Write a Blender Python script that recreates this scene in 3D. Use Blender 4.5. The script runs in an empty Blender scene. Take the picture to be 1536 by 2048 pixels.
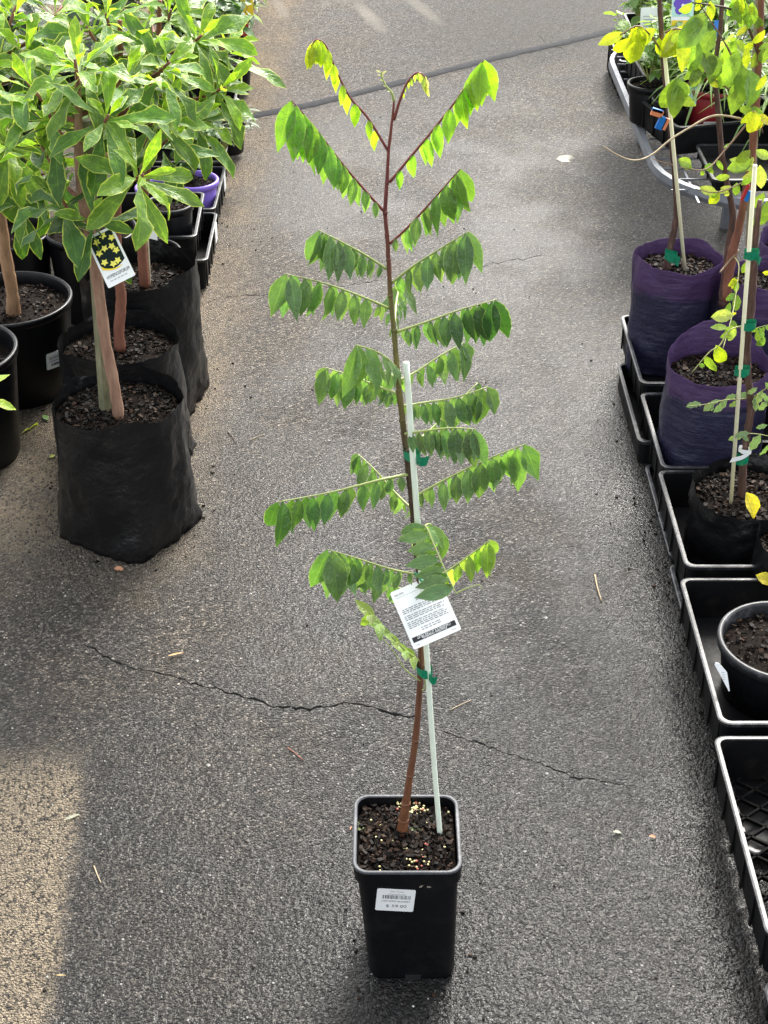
import bpy, math, random
from mathutils import Vector, Matrix, noise
from mathutils.geometry import delaunay_2d_cdt

# ------------------------------------------------------------------ camera, world, sun, exposure
SC = bpy.context.scene
F = 2970.0; PH = math.radians(33.8); HC = 2.0
CP, SP = math.cos(PH), math.sin(PH)
cam = bpy.data.cameras.new('camera'); cam_o = bpy.data.objects.new('camera', cam)
SC.collection.objects.link(cam_o); SC.camera = cam_o
cam_o.location = (0, 0, HC); cam_o.rotation_euler = (math.radians(90) - PH, 0, 0)
cam.sensor_width = 36; cam.lens = F / 2048 * 36; cam.clip_end = 500; cam.clip_start = .05
SUN_EL, SUN_AZ = math.radians(45), math.radians(18)     # azimuth from +Y (ahead), negative to the left
W = bpy.data.worlds.new('World'); SC.world = W; W.use_nodes = True
wn = W.node_tree; wn.nodes.clear()
sky = wn.nodes.new('ShaderNodeTexSky'); sky.sky_type = 'NISHITA'; sky.sun_disc = False
sky.sun_elevation = SUN_EL; sky.sun_rotation = SUN_AZ; sky.dust_density = 4; sky.air_density = 1.2; sky.ozone_density = 1
hs = wn.nodes.new('ShaderNodeHueSaturation'); hs.inputs['Saturation'].default_value = .28
bg = wn.nodes.new('ShaderNodeBackground'); bg.inputs['Strength'].default_value = .15
wo = wn.nodes.new('ShaderNodeOutputWorld')
wn.links.new(sky.outputs[0], hs.inputs['Color']); wn.links.new(hs.outputs[0], bg.inputs['Color']); wn.links.new(bg.outputs[0], wo.inputs[0])
sun = bpy.data.lights.new('sun', 'SUN'); sun.energy = 2.0; sun.angle = math.radians(20); sun.color = (1, .95, .87)
sun_o = bpy.data.objects.new('sun', sun); SC.collection.objects.link(sun_o)
sd = Vector((math.sin(SUN_AZ) * math.cos(SUN_EL), math.cos(SUN_AZ) * math.cos(SUN_EL), math.sin(SUN_EL)))
sun_o.rotation_euler = (-sd).to_track_quat('-Z', 'Y').to_euler()
SC.view_settings.view_transform = 'Standard'; SC.view_settings.look = 'None'
SC.view_settings.exposure = 1.72; SC.view_settings.gamma = 1
SC.cycles.max_bounces = 5; SC.cycles.diffuse_bounces = 2; SC.cycles.glossy_bounces = 2; SC.cycles.transmission_bounces = 3

# ------------------------------------------------------------------ helpers
R = random.Random(7)
COL = SC.collection
def ray(u, v):
    x = (u - 768) / F; y = (v - 1024) / F
    return Vector((x, CP - y * SP, -SP - y * CP))
def G(u, v, z=0.0):                      # where a sight line meets the level z
    d = ray(u, v); t = (z - HC) / d.z; return Vector((d.x * t, d.y * t, z))
def V(u, v, Y):                          # where a sight line meets the distance Y
    d = ray(u, v); t = Y / d.y; return Vector((d.x * t, Y, HC + d.z * t))
def pxm(p):                              # metres in one photo pixel at a point
    return (p[1] * CP - (p[2] - HC) * SP) / F
def link(o, parent=None):
    COL.objects.link(o)
    if parent is not None: o.parent = parent
    return o
def mesh(name, verts, faces, mat=None, smooth=True, uvs=None):
    m = bpy.data.meshes.new(name); m.from_pydata([tuple(v) for v in verts], [], faces); 
    if uvs:
        l = m.uv_layers.new(name='UVMap')
        vi = [0] * len(m.loops); m.loops.foreach_get('vertex_index', vi)
        flat = []
        for i in vi: flat += uvs[i]
        l.data.foreach_set('uv', flat)
    if smooth: m.polygons.foreach_set('use_smooth', [True] * len(m.polygons))
    if mat: m.materials.append(mat)
    m.update(); return m
def obj(name, me, parent=None, loc=None, kind=None):
    o = bpy.data.objects.new(name, me); link(o, parent)
    if loc is not None: o.location = loc
    if kind: o['kind'] = kind
    return o
def thing(name, label, cat, loc=(0, 0, 0), group=None):
    o = bpy.data.objects.new(name, None); link(o); o.location = loc; o.empty_display_size = .02
    return tag(o, label, cat, group)
def tag(o, label, cat, group=None):
    o['label'] = label; o['category'] = cat
    if group: o['group'] = group
    return o
def loc_of(t): return Vector(t.location)
def crom(pts, n):
    P = [Vector(p) for p in pts]; 
    if len(P) == 2: return [P[0].lerp(P[1], i / n) for i in range(n + 1)]
    P = [P[0] * 2 - P[1]] + P + [P[-1] * 2 - P[-2]]
    out = []; S = len(P) - 3
    for i in range(n + 1):
        x = i / n * S; k = min(int(x), S - 1); t = x - k
        a, b, c, d = P[k:k + 4]
        out.append(.5 * ((2 * b) + (c - a) * t + (2 * a - 5 * b + 4 * c - d) * t * t + (3 * b - a - 3 * c + d) * t ** 3))
    return out
def tube_data(path, radii, ns=7, wob=0, seed=0):
    vs = []; fs = []; n = len(path)
    nrm = None
    for i, p in enumerate(path):
        t = (path[min(i + 1, n - 1)] - path[max(i - 1, 0)]).normalized()
        if nrm is None:
            nrm = t.orthogonal().normalized()
        else:
            nrm = (nrm - t * nrm.dot(t)).normalized()
        b = t.cross(nrm); r = radii[i] if isinstance(radii, list) else radii
        for k in range(ns):
            a = 2 * math.pi * k / ns
            rr = r * (1 + (wob * noise.noise(Vector((p.x * 60 + seed, p.y * 60 + k * 1.7, p.z * 60))) if wob else 0))
            vs.append(p + (nrm * math.cos(a) + b * math.sin(a)) * rr)
    for i in range(n - 1):
        for k in range(ns):
            fs.append((i * ns + k, i * ns + (k + 1) % ns, (i + 1) * ns + (k + 1) % ns, (i + 1) * ns + k))
    fs.append(tuple(range(ns))[::-1]); fs.append(tuple(range((n - 1) * ns, n * ns)))
    return vs, fs
def lerpl(vals, n):
    out = []
    for i in range(n + 1):
        x = i / n * (len(vals) - 1); k = min(int(x), len(vals) - 2); out.append(vals[k] + (vals[k + 1] - vals[k]) * (x - k))
    return out
def tube(name, pts, radii, mat, parent=None, n=16, ns=7, wob=0, origin=None):
    path = crom(pts, n)
    if origin is None: origin = loc_of(parent) if parent is not None else path[0].copy()
    path = [p - origin for p in path]
    rr = lerpl(radii, n) if isinstance(radii, (list, tuple)) else [radii] * (n + 1)
    v, f = tube_data(path, rr, ns, wob, R.random() * 50)
    return obj(name, mesh(name, v, f, mat), parent, None if parent is not None else origin)
def box_data(cx, cy, cz, sx, sy, sz, M=None):
    vs = [Vector((cx + a * sx / 2, cy + b * sy / 2, cz + c * sz / 2)) for a in (-1, 1) for b in (-1, 1) for c in (-1, 1)]
    if M: vs = [M @ v for v in vs]
    return vs, [(0, 1, 3, 2), (4, 6, 7, 5), (0, 4, 5, 1), (2, 3, 7, 6), (0, 2, 6, 4), (1, 5, 7, 3)]
class MB:
    def __init__(s): s.v = []; s.f = []
    def add(s, d):
        o = len(s.v); s.v += d[0]; s.f += [tuple(i + o for i in f) for f in d[1]]; return s
    def box(s, *a, **k): return s.add(box_data(*a, **k))
    def build(s, name, mat, parent=None, loc=None, smooth=False, kind=None):
        return obj(name, mesh(name, s.v, s.f, mat, smooth), parent, loc, kind)

# ------------------------------------------------------------------ materials
class NT:
    def __init__(s, name):
        s.m = bpy.data.materials.new(name); s.m.use_nodes = True; s.t = s.m.node_tree; s.t.nodes.clear()
        s.out = s.n('OutputMaterial')
    def n(s, typ, **kw):
        nd = s.t.nodes.new('ShaderNode' + typ)
        for k, v in kw.items():
            if hasattr(nd, k) and not k[0].isupper(): setattr(nd, k, v)
            else: s.set(nd, k.replace('_', ' '), v)
        return nd
    def set(s, nd, key, v):
        if key.isdigit(): key = int(key)
        i = nd.inputs[key]
        if hasattr(v, 'is_output') or hasattr(v, 'links') and not isinstance(v, (int, float, tuple)): s.t.links.new(v, i)
        elif isinstance(v, tuple) and len(v) == 3 and i.type == 'RGBA': i.default_value = (*v, 1)
        else: i.default_value = v
    def math(s, op, a, b=None, c=None, clamp=False):
        nd = s.t.nodes.new('ShaderNodeMath'); nd.operation = op; nd.use_clamp = clamp
        for k, v in ((0, a), (1, b), (2, c)):
            if v is not None: s.set(nd, str(k), v)
        return nd.outputs[0]
    def mix(s, fac, a, b, mode='MIX'):
        nd = s.t.nodes.new('ShaderNodeMixRGB'); nd.blend_type = mode
        s.set(nd, 'Fac', fac); s.set(nd, 'Color1', a); s.set(nd, 'Color2', b); return nd.outputs[0]
    def ramp(s, x, stops, interp='LINEAR'):
        nd = s.t.nodes.new('ShaderNodeValToRGB'); cr = nd.color_ramp; cr.interpolation = interp
        while len(cr.elements) < len(stops): cr.elements.new(.5)
        for e, (p, c) in zip(cr.elements, stops):
            e.position = p; e.color = (*c, 1) if isinstance(c, tuple) else (c, c, c, 1)
        s.set(nd, 'Fac', x); return nd.outputs[0]
    def noise(s, vec, scale, detail=3, rough=.55):
        nd = s.n('TexNoise', Scale=scale, Detail=detail, Roughness=rough); nd.noise_dimensions = getattr(s, 'dim', '3D'); s.set(nd, 'Vector', vec); return nd.outputs['Fac']
    def sstep(s, x, a, b):
        nd = s.t.nodes.new('ShaderNodeMapRange'); nd.interpolation_type = 'SMOOTHSTEP'; nd.clamp = True
        s.set(nd, 'Value', x); nd.inputs['From Min'].default_value = a; nd.inputs['From Max'].default_value = b
        return nd.outputs[0]
    def bump(s, h, strength=.4, dist=.002, normal=None):
        nd = s.n('Bump', Strength=strength, Distance=dist); s.set(nd, 'Height', h)
        if normal is not None: s.set(nd, 'Normal', normal)
        return nd.outputs[0]
    def principled(s, col, rough=.5, normal=None, spec=.5, coat=0, metal=0):
        nd = s.n('BsdfPrincipled'); s.set(nd, 'Base Color', col); s.set(nd, 'Roughness', rough); s.set(nd, 'Specular IOR Level', spec)
        s.set(nd, 'Metallic', metal)
        if coat: s.set(nd, 'Coat Weight', coat); s.set(nd, 'Coat Roughness', .15)
        if normal is not None: s.set(nd, 'Normal', normal)
        return nd.outputs[0]
    def done(s, sh): s.t.links.new(sh, s.out.inputs[0]); return s.m

def plain(name, col, rough=.5, var=.25, scale=30, bump=.15, bscale=120, spec=.5, metal=0, dirt=None, dirt_amt=.0):
    t = NT(name); c = t.n('TexCoord').outputs['Object']
    nz = t.noise(c, scale, 4); k = t.math('MULTIPLY_ADD', nz, 2 * var, 1 - var)
    base = t.mix(1, col, t.n('CombineColor', **{'Red': k, 'Green': k, 'Blue': k}).outputs[0], 'MULTIPLY')
    if dirt:
        d = t.sstep(t.noise(c, scale * .35, 5, .65), .5, .75); base = t.mix(t.math('MULTIPLY', d, dirt_amt), base, dirt)
    rr = t.math('MULTIPLY_ADD', t.noise(c, scale * 1.7, 2), .25, rough - .12)
    nb = t.bump(t.noise(c, bscale, 3), bump, .002)
    return t.done(t.principled(base, rr, nb, spec, metal=metal))

M = {}
# asphalt: aggregate, wear, wet and dry ground
def ground_mat(name):
    t = NT(name); t.dim = '2D'; pos = t.n('NewGeometry').outputs['Position']
    sep = t.n('SeparateXYZ'); t.set(sep, 'Vector', pos); X, Y = sep.outputs[0], sep.outputs[1]
    big = t.noise(pos, 1.1, 4, .6); mid = t.noise(pos, 5, 5, .62)
    v1 = t.n('TexVoronoi', voronoi_dimensions='2D', Scale=215.0, Randomness=1.0); t.set(v1, 'Vector', pos)
    v2 = t.n('TexVoronoi', voronoi_dimensions='2D', Scale=470.0); t.set(v2, 'Vector', pos)
    r1 = t.n('SeparateColor'); t.set(r1, 'Color', v1.outputs['Color'])
    r2 = t.n('SeparateColor'); t.set(r2, 'Color', v2.outputs['Color'])
    stone = t.ramp(r1.outputs[0], [(0, .018), (.35, .042), (.62, .075), (.82, .118), (.95, .17), (1, .29)])
    fine = t.ramp(r2.outputs[0], [(0, .5), (.5, .92), (.85, 1.35), (1, 2.2)])
    base = t.mix(1, stone, fine, 'MULTIPLY')
    warm = t.mix(t.sstep(mid, .35, .7), (1.10, 1.0, .89), (1.02, .995, .97))
    base = t.mix(1, base, warm, 'MULTIPLY')
    # pits between stones
    pit = t.sstep(v1.outputs['Distance'], .35, .75)
    base = t.mix(t.math('MULTIPLY', pit, .45), base, (.03, .03, .03))
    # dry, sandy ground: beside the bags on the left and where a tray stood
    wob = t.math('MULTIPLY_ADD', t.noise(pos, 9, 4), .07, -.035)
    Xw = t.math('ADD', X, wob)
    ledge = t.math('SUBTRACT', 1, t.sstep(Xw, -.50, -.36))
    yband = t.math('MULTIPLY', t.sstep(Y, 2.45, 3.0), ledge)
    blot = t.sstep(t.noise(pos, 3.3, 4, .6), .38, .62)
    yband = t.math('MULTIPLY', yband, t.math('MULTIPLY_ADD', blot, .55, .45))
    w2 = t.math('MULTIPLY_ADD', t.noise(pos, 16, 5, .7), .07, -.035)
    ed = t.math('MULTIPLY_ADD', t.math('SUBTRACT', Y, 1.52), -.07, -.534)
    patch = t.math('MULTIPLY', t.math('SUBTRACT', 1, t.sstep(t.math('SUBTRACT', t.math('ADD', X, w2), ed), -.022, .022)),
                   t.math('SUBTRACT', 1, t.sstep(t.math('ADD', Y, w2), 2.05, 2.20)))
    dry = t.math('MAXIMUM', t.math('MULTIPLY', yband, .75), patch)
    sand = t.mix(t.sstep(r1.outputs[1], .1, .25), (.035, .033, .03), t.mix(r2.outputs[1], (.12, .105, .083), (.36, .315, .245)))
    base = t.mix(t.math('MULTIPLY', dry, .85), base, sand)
    # brown and mossy stains
    st = t.sstep(t.noise(pos, 2.1, 5, .65), .56, .74)
    base = t.mix(t.math('MULTIPLY', st, .2), base, (.075, .058, .034))
    lft = t.math('MULTIPLY', t.math('SUBTRACT', 1, t.sstep(X, -.55, .1)), .35); base = t.mix(lft, base, t.mix(1, base, (1.22, 1.02, .76), 'MULTIPLY'))
    drip = t.math('MULTIPLY', t.sstep(t.math('ADD', X, t.math('MULTIPLY_ADD', t.noise(pos, 4, 5, .65), .4, -.2)), .30, .58), t.math('SUBTRACT', 1, t.sstep(Y, 3.2, 4.8)))
    near_tray = t.math('MULTIPLY', t.sstep(X, .38, .62), t.sstep(t.noise(pos, 14, 4, .7), .5, .72))
    base = t.mix(t.math('MULTIPLY', near_tray, .5), base, (.085, .073, .04))
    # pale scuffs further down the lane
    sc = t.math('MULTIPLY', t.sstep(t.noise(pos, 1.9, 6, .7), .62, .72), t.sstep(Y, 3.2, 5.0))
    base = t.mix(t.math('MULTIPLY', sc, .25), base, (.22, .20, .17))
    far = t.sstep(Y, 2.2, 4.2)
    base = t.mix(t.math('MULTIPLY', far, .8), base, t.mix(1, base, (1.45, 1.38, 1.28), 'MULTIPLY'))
    for (gu, gv_, ax, ay, rz) in ((742, 36, .05, .30, .25), (838, 12, .05, .36, .3), (560, 15, .04, .2, .2)):  # pale elongated ovals at fixed spots near the far end
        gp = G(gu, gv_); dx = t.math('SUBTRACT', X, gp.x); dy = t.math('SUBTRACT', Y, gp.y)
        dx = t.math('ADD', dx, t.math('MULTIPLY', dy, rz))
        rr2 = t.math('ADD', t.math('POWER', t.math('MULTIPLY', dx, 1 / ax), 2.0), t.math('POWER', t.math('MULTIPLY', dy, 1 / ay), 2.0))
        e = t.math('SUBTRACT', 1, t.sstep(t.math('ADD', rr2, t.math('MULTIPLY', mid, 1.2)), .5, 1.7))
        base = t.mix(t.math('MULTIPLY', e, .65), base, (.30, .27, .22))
    topreflect = t.math('MULTIPLY', t.sstep(t.math('ADD', Y, t.math('MULTIPLY', mid, .8)), 6.5, 7.3), t.sstep(X, -.4, .8))
    base = t.mix(t.math('MULTIPLY', topreflect, .6), base, (.022, .02, .017))  # wet far end: dark reflections of distant surroundings painted into the base colour
    # wetness
    nodry = t.math('SUBTRACT', 1, dry)
    damp = t.sstep(t.noise(pos, 1.7, 5, .62), .40, .62)
    low = t.math('SUBTRACT', 1, t.sstep(t.math('ADD', Y, t.math('MULTIPLY', big, 1.2)), 2.1, 3.3))     # rises towards the near end; raises wetness and darkens the base
    wet = t.math('MAXIMUM', t.math('MULTIPLY', damp, .55), t.math('MAXIMUM', t.math('MULTIPLY', drip, .95), t.math('MULTIPLY', low, .7)))
    wet = t.math('MULTIPLY', t.math('MULTIPLY', wet, t.math('SUBTRACT', 1, t.sstep(Y, 4.8, 6.6))), nodry)
    base = t.mix(1, base, t.mix(t.math('MULTIPLY', low, nodry), (.95, .95, .95), (.60, .60, .60)), 'MULTIPLY')
    base = t.mix(t.math('MULTIPLY', wet, .85), base, t.mix(1, base, (.26, .26, .265), 'MULTIPLY'))
    rough = t.math('MULTIPLY_ADD', wet, -.2, .52)
    spec = t.math('MULTIPLY_ADD', t.sstep(Y, 4.5, 6.5), -.15, .25)
    rough = t.math('MULTIPLY_ADD', dry, .3, rough)
    hgt = t.math('ADD', t.math('MULTIPLY', v1.outputs['Distance'], -1.0), t.math('MULTIPLY', t.noise(pos, 380, 1), .7))
    hgt = t.math('ADD', hgt, t.math('MULTIPLY', t.noise(pos, 170, 2), 1.3))
    nb = t.bump(hgt, 1.0, .0085)
    nb2 = t.bump(mid, .25, .02, nb)
    sh = t.principled(base, rough, nb2, spec); pn = sh.node
    film = t.bump(t.math('ADD', t.noise(pos, 120, 2), t.math('MULTIPLY', t.noise(pos, 30, 2), .8)), .8, .0035)     # thin film of rain water
    t.set(pn, 'Coat Weight', t.math('MULTIPLY', wet, .42)); t.set(pn, 'Coat Roughness', .12); t.set(pn, 'Coat IOR', 1.33); t.set(pn, 'Coat Normal', film)
    return t.done(sh)
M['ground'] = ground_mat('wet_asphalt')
M['crack'] = plain('crack_dirt', (.022, .02, .018), .8, .5, 80)
M['tar'] = plain('tar_sealant', (.018, .019, .022), .85, .35, 25, .6, 140, spec=.15)
M['black'] = plain('black_plastic', (.0042, .0044, .0056), .36, .3, 40, .12, 220, .25, dirt=(.04, .037, .033), dirt_amt=.2)
M['blackdirty'] = plain('dusty_black_plastic', (.0065, .0065, .007), .5, .4, 30, .2, 160, .12, dirt=(.04, .034, .027), dirt_amt=.4)
M['rim'] = plain('scuffed_black_rim', (.018, .019, .021), .4, .5, 60, .25, 200, .4, dirt=(.22, .22, .23), dirt_amt=.45)
M['rimtop'] = plain('rim_highlight_grey', (.055, .058, .065), .5, .4, 90, .2, 200, .3, dirt=(.16, .16, .17), dirt_amt=.6)  # lighter grey stands in for the highlight on the black pot's top rim
M['soil'] = plain('potting_soil', (.010, .0075, .006), .9, .6, 90, 1, 260, .06)
def chip_mat():
    t = NT('bark_chips'); rnd = t.n('NewGeometry').outputs['Random Per Island']
    c = t.ramp(rnd, [(0, (.004, .0035, .003)), (.5, (.010, .0075, .006)), (.8, (.022, .014, .010)), (1, (.055, .033, .022))])
    p = t.n('TexCoord').outputs['Object']
    return t.done(t.principled(c, .6, t.bump(t.noise(p, 350, 2), .4, .001), .1))
M['chips'] = chip_mat()
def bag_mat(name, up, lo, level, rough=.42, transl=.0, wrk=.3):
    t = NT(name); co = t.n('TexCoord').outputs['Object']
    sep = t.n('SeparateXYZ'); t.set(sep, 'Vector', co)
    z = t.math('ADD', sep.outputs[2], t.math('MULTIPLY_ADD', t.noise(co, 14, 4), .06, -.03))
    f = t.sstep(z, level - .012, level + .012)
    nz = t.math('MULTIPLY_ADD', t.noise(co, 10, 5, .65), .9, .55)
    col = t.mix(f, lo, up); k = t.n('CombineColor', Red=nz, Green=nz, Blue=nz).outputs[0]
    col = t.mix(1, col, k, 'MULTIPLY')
    mp = t.n('Mapping'); t.set(mp, 'Vector', co); mp.inputs['Scale'].default_value = (9, 9, 60)
    wr = t.noise(mp.outputs[0], 1.0, 4, .6)
    dust = t.math('MULTIPLY', t.sstep(t.noise(co, 60, 5, .8), .60, .80), .35)
    col = t.mix(dust, col, (.06, .057, .058))
    b = t.bump(wr, wrk, .010); b = t.bump(t.noise(co, 11, 5, .6), .35, .03, b)
    rg = t.math('ABSOLUTE', t.math('SUBTRACT', t.noise(co, 9, 3, .5), .5)); b = t.bump(rg, .3, .03, b)
    sh = t.principled(col, rough, b, .38)
    if transl:
        tr = t.n('BsdfTranslucent'); t.set(tr, 'Color', up)
        mx = t.n('MixShader'); t.set(mx, 'Fac', t.math('MULTIPLY', f, transl)); t.set(mx, '1', sh); t.set(mx, '2', tr.outputs[0]); sh = mx.outputs[0]
    return t.done(sh)
M['bag'] = bag_mat('black_polythene', (.0065, .0065, .007), (.006, .006, .0065), .3, .33, 0, .12)
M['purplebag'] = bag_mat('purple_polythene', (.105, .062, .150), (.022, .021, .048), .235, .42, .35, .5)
def bark_mat(name, cols, ring=90, rough=.6, zs=None):
    t = NT(name); p = t.n('NewGeometry').outputs['Position']
    sep = t.n('SeparateXYZ'); t.set(sep, 'Vector', p)
    mp = t.n('Mapping'); t.set(mp, 'Vector', p); mp.inputs['Scale'].default_value = (1, 1, .25)
    nz = t.noise(mp.outputs[0], ring, 4, .65)
    if zs:
        z = t.math('ADD', sep.outputs[2], t.math('MULTIPLY_ADD', nz, .06, -.03))
        mr = t.n('MapRange'); t.set(mr, 'Value', z); mr.inputs['From Min'].default_value = zs[0]; mr.inputs['From Max'].default_value = zs[1]
        c = t.ramp(mr.outputs[0], cols)
        k = t.math('MULTIPLY_ADD', nz, 1.3, .35); c = t.mix(1, c, t.n('CombineColor', Red=k, Green=k, Blue=k).outputs[0], 'MULTIPLY')
    else: c = t.ramp(nz, cols)
    return t.done(t.principled(c, rough, t.bump(nz, .7, .003), .4))
M['startrunk'] = bark_mat('star_fruit_bark', [(0, (.16, .065, .03)), (.30, (.11, .045, .025)), (.45, (.05, .027, .02)), (.58, (.05, .03, .02)),
    (.66, (.12, .10, .03)), (.76, (.14, .13, .045)), (.80, (.14, .05, .035)), (.9, (.15, .035, .035)), (1, (.16, .045, .03))], 160, .45, (.25, 1.46))
M['barkpink'] = bark_mat('pale_pinkish_bark', [(.25, (.16, .085, .055)), (.5, (.28, .16, .105)), (.75, (.36, .23, .155))], 70)
M['barktan'] = bark_mat('tan_bark', [(.25, (.20, .11, .055)), (.55, (.34, .20, .11)), (.8, (.42, .28, .17))], 55)
M['barkred'] = bark_mat('reddish_bark', [(.25, (.11, .045, .03)), (.6, (.24, .09, .055)), (.85, (.33, .17, .11))], 70)
M['barkdark'] = bark_mat('dark_brown_bark', [(.25, (.03, .018, .015)), (.55, (.09, .045, .035)), (.8, (.20, .13, .11))], 80)
M['twig'] = bark_mat('brown_twig', [(.3, (.13, .07, .04)), (.7, (.28, .19, .11))], 90)
M['greentwig'] = bark_mat('green_twig', [(.3, (.20, .22, .06)), (.7, (.38, .38, .14))], 90)
M['redstem'] = plain('red_petiole', (.17, .04, .035), .4)
M['greenstem'] = plain('green_petiole', (.28, .34, .10), .4)
M['paletwig'] = plain('pale_twig', (.36, .28, .17), .6)
M['woodstake'] = bark_mat('weathered_wood', [(.25, (.13, .115, .075)), (.5, (.24, .21, .14)), (.8, (.40, .36, .26))], 110)
M['greenstake'] = bark_mat('mossy_treated_wood', [(.25, (.10, .10, .055)), (.5, (.17, .165, .095)), (.8, (.30, .28, .19))], 60)
M['stake'] = plain('pale_green_stake', (.76, .84, .70), .45, .16, 40)
M['creamstake'] = plain('cream_stake', (.78, .74, .50), .45, .1, 60)
M['tie'] = plain('green_tie_tape', (.006, .20, .10), .3, .3, 60)
M['white'] = plain('white_card', (.82, .83, .82), .45, .03, 30, .02)
M['ink'] = plain('black_ink', (.012, .012, .013), .5, .1)
M['grey_ink'] = plain('grey_ink', (.20, .21, .22), .5, .1)
M['pale_ink'] = plain('pale_grey_ink', (.42, .43, .44), .5, .1)
M['purple'] = plain('lilac_plastic', (.24, .15, .62), .38, .12, 20, .08)
M['redpot'] = plain('dark_red_plastic', (.26, .02, .025), .35, .15, 20, .08)
M['steel'] = plain('galvanised_steel', (.22, .23, .25), .5, .4, 25, .15, 90, .4, .5)
M['yellow'] = plain('yellow_print', (.85, .62, .02), .45, .1)
M['lemon'] = plain('lemon_print', (.85, .78, .12), .45, .15)
M['red'] = plain('red_print', (.45, .02, .025), .45, .1)
M['violet'] = plain('violet_print', (.13, .06, .45), .45, .2)
M['mint'] = plain('mint_print', (.45, .72, .62), .45, .1)
M['darkprint'] = plain('dark_photo_print', (.012, .022, .02), .75, .6, 250, spec=.1)
M['blueclip'] = plain('blue_plastic', (.01, .16, .55), .35)
M['orangeclip'] = plain('orange_plastic', (.75, .25, .12), .35)
M['bead'] = plain('yellow_bead', (.66, .60, .30), .45, .2)
M['beadred'] = plain('red_bead', (.45, .13, .10), .4, .15)
M['moss'] = plain('moss', (.12, .13, .03), .8, .5)
M['mat'] = plain('dirty_matte_black', (.006, .006, .006), .9, .5, 60, .5, 300, .1, dirt=(.05, .045, .035), dirt_amt=.4)
M['pebble'] = plain('pale_pebble', (.55, .53, .48), .6, .3)

def leaf_mat(name, edge=None, edge_w=.10, vein=.35, nv=8, rough=.36, transl=.32, drops=0, blot=0, spec=.5):
    t = NT(name); uv = t.n('UVMap').outputs[0]
    sep = t.n('SeparateXYZ'); t.set(sep, 'Vector', uv); u, v = sep.outputs[0], sep.outputs[1]
    oi = t.n('ObjectInfo'); co = t.n('TexCoord').outputs['Object']
    a = t.math('ABSOLUTE', t.math('SUBTRACT', u, .5))
    rnd = oi.outputs['Random']
    off = t.n('CombineXYZ'); t.set(off, 'X', t.math('MULTIPLY', rnd, 37.0)); t.set(off, 'Y', t.math('MULTIPLY', rnd, 91.0))
    vv = t.n('VectorMath', operation='ADD'); t.set(vv, '0', co); t.set(vv, '1', off.outputs[0])
    k = t.math('MULTIPLY_ADD', t.noise(vv.outputs[0], 3.5, 4), .7, .65)
    col = t.mix(1, oi.outputs['Color'], t.n('CombineColor', Red=k, Green=k, Blue=k).outputs[0], 'MULTIPLY')
    lat = t.math('FRACT', t.math('MULTIPLY', t.math('SUBTRACT', v, t.math('MULTIPLY', a, .55)), float(nv)))
    latl = t.math('SUBTRACT', 1, t.sstep(t.math('ABSOLUTE', t.math('SUBTRACT', lat, .5)), .02, .11))
    midr = t.math('SUBTRACT', 1, t.sstep(a, .012, .045))
    veinc = t.mix(1, col, (1.9, 1.65, 1.5), 'MULTIPLY')
    vf = t.math('MAXIMUM', midr, t.math('MULTIPLY', latl, .35)); vf = t.math('MULTIPLY', vf, vein)
    col = t.mix(vf, col, veinc)
    if blot:
        b = t.sstep(t.noise(vv.outputs[0], 7, 4, .6), .50, .68)
        col = t.mix(t.math('MULTIPLY', b, blot), col, t.mix(1, col, (1.8, 1.6, 1.15), 'MULTIPLY'))
    if edge:
        aw = t.math('ADD', a, t.math('MULTIPLY_ADD', t.noise(vv.outputs[0], 12, 3), .16, -.08))
        e = t.sstep(aw, .5 - edge_w * 1.6, .5 - edge_w * .3); col = t.mix(t.math('MULTIPLY', e, .85), col, edge)
    back = t.n('NewGeometry').outputs['Backfacing']
    col = t.mix(t.math('MULTIPLY', back, .45), col, t.mix(1, col, (1.7, 1.55, 1.9), 'MULTIPLY'))
    h = t.math('ADD', t.math('MULTIPLY', vf, -1.4), t.noise(vv.outputs[0], 9, 3))
    nb = t.bump(h, .3, .016)
    if drops:
        vd = t.n('TexVoronoi', Scale=13.0); t.set(vd, 'Vector', vv.outputs[0])
        d = t.math('SUBTRACT', 1, t.sstep(vd.outputs['Distance'], .12, .30)); nb = t.bump(d, drops, .012, nb)
    sh = t.principled(col, t.math('MULTIPLY_ADD', rnd, .14, rough - .07), nb, spec)
    tr = t.n('BsdfTranslucent'); t.set(tr, 'Color', t.mix(1, col, (1.65, 1.75, .6), 'MULTIPLY')); t.set(tr, 'Normal', nb)
    og = t.n('SeparateColor'); t.set(og, 'Color', oi.outputs['Color'])      # young, pale blades are thinner
    tf = t.math('MULTIPLY_ADD', t.sstep(og.outputs[1], .14, .40), transl * .5, transl * .6)
    mx = t.n('MixShader'); t.set(mx, 'Fac', tf); t.set(mx, '1', sh); t.set(mx, '2', tr.outputs[0])
    return t.done(mx.outputs[0])
M['starleaf'] = leaf_mat('star_fruit_leaf', (.26, .36, .13), .035, .5, 7, .26, .42, drops=.25)
M['varleaf'] = leaf_mat('cream_edged_leaf', (.50, .56, .10), .055, .7, 8, .40, .42, blot=.8, spec=.32)
M['yelleaf'] = leaf_mat('yellowing_leaf', None, .1, .3, 7, .42, .28, blot=.3)
M['greyleaf'] = leaf_mat('grey_green_leaf', (.38, .44, .2), .05, .3, 5, .5, .25)
M['darkleaf'] = leaf_mat('shrub_leaf', None, .1, .35, 6, .42, .3)

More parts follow.
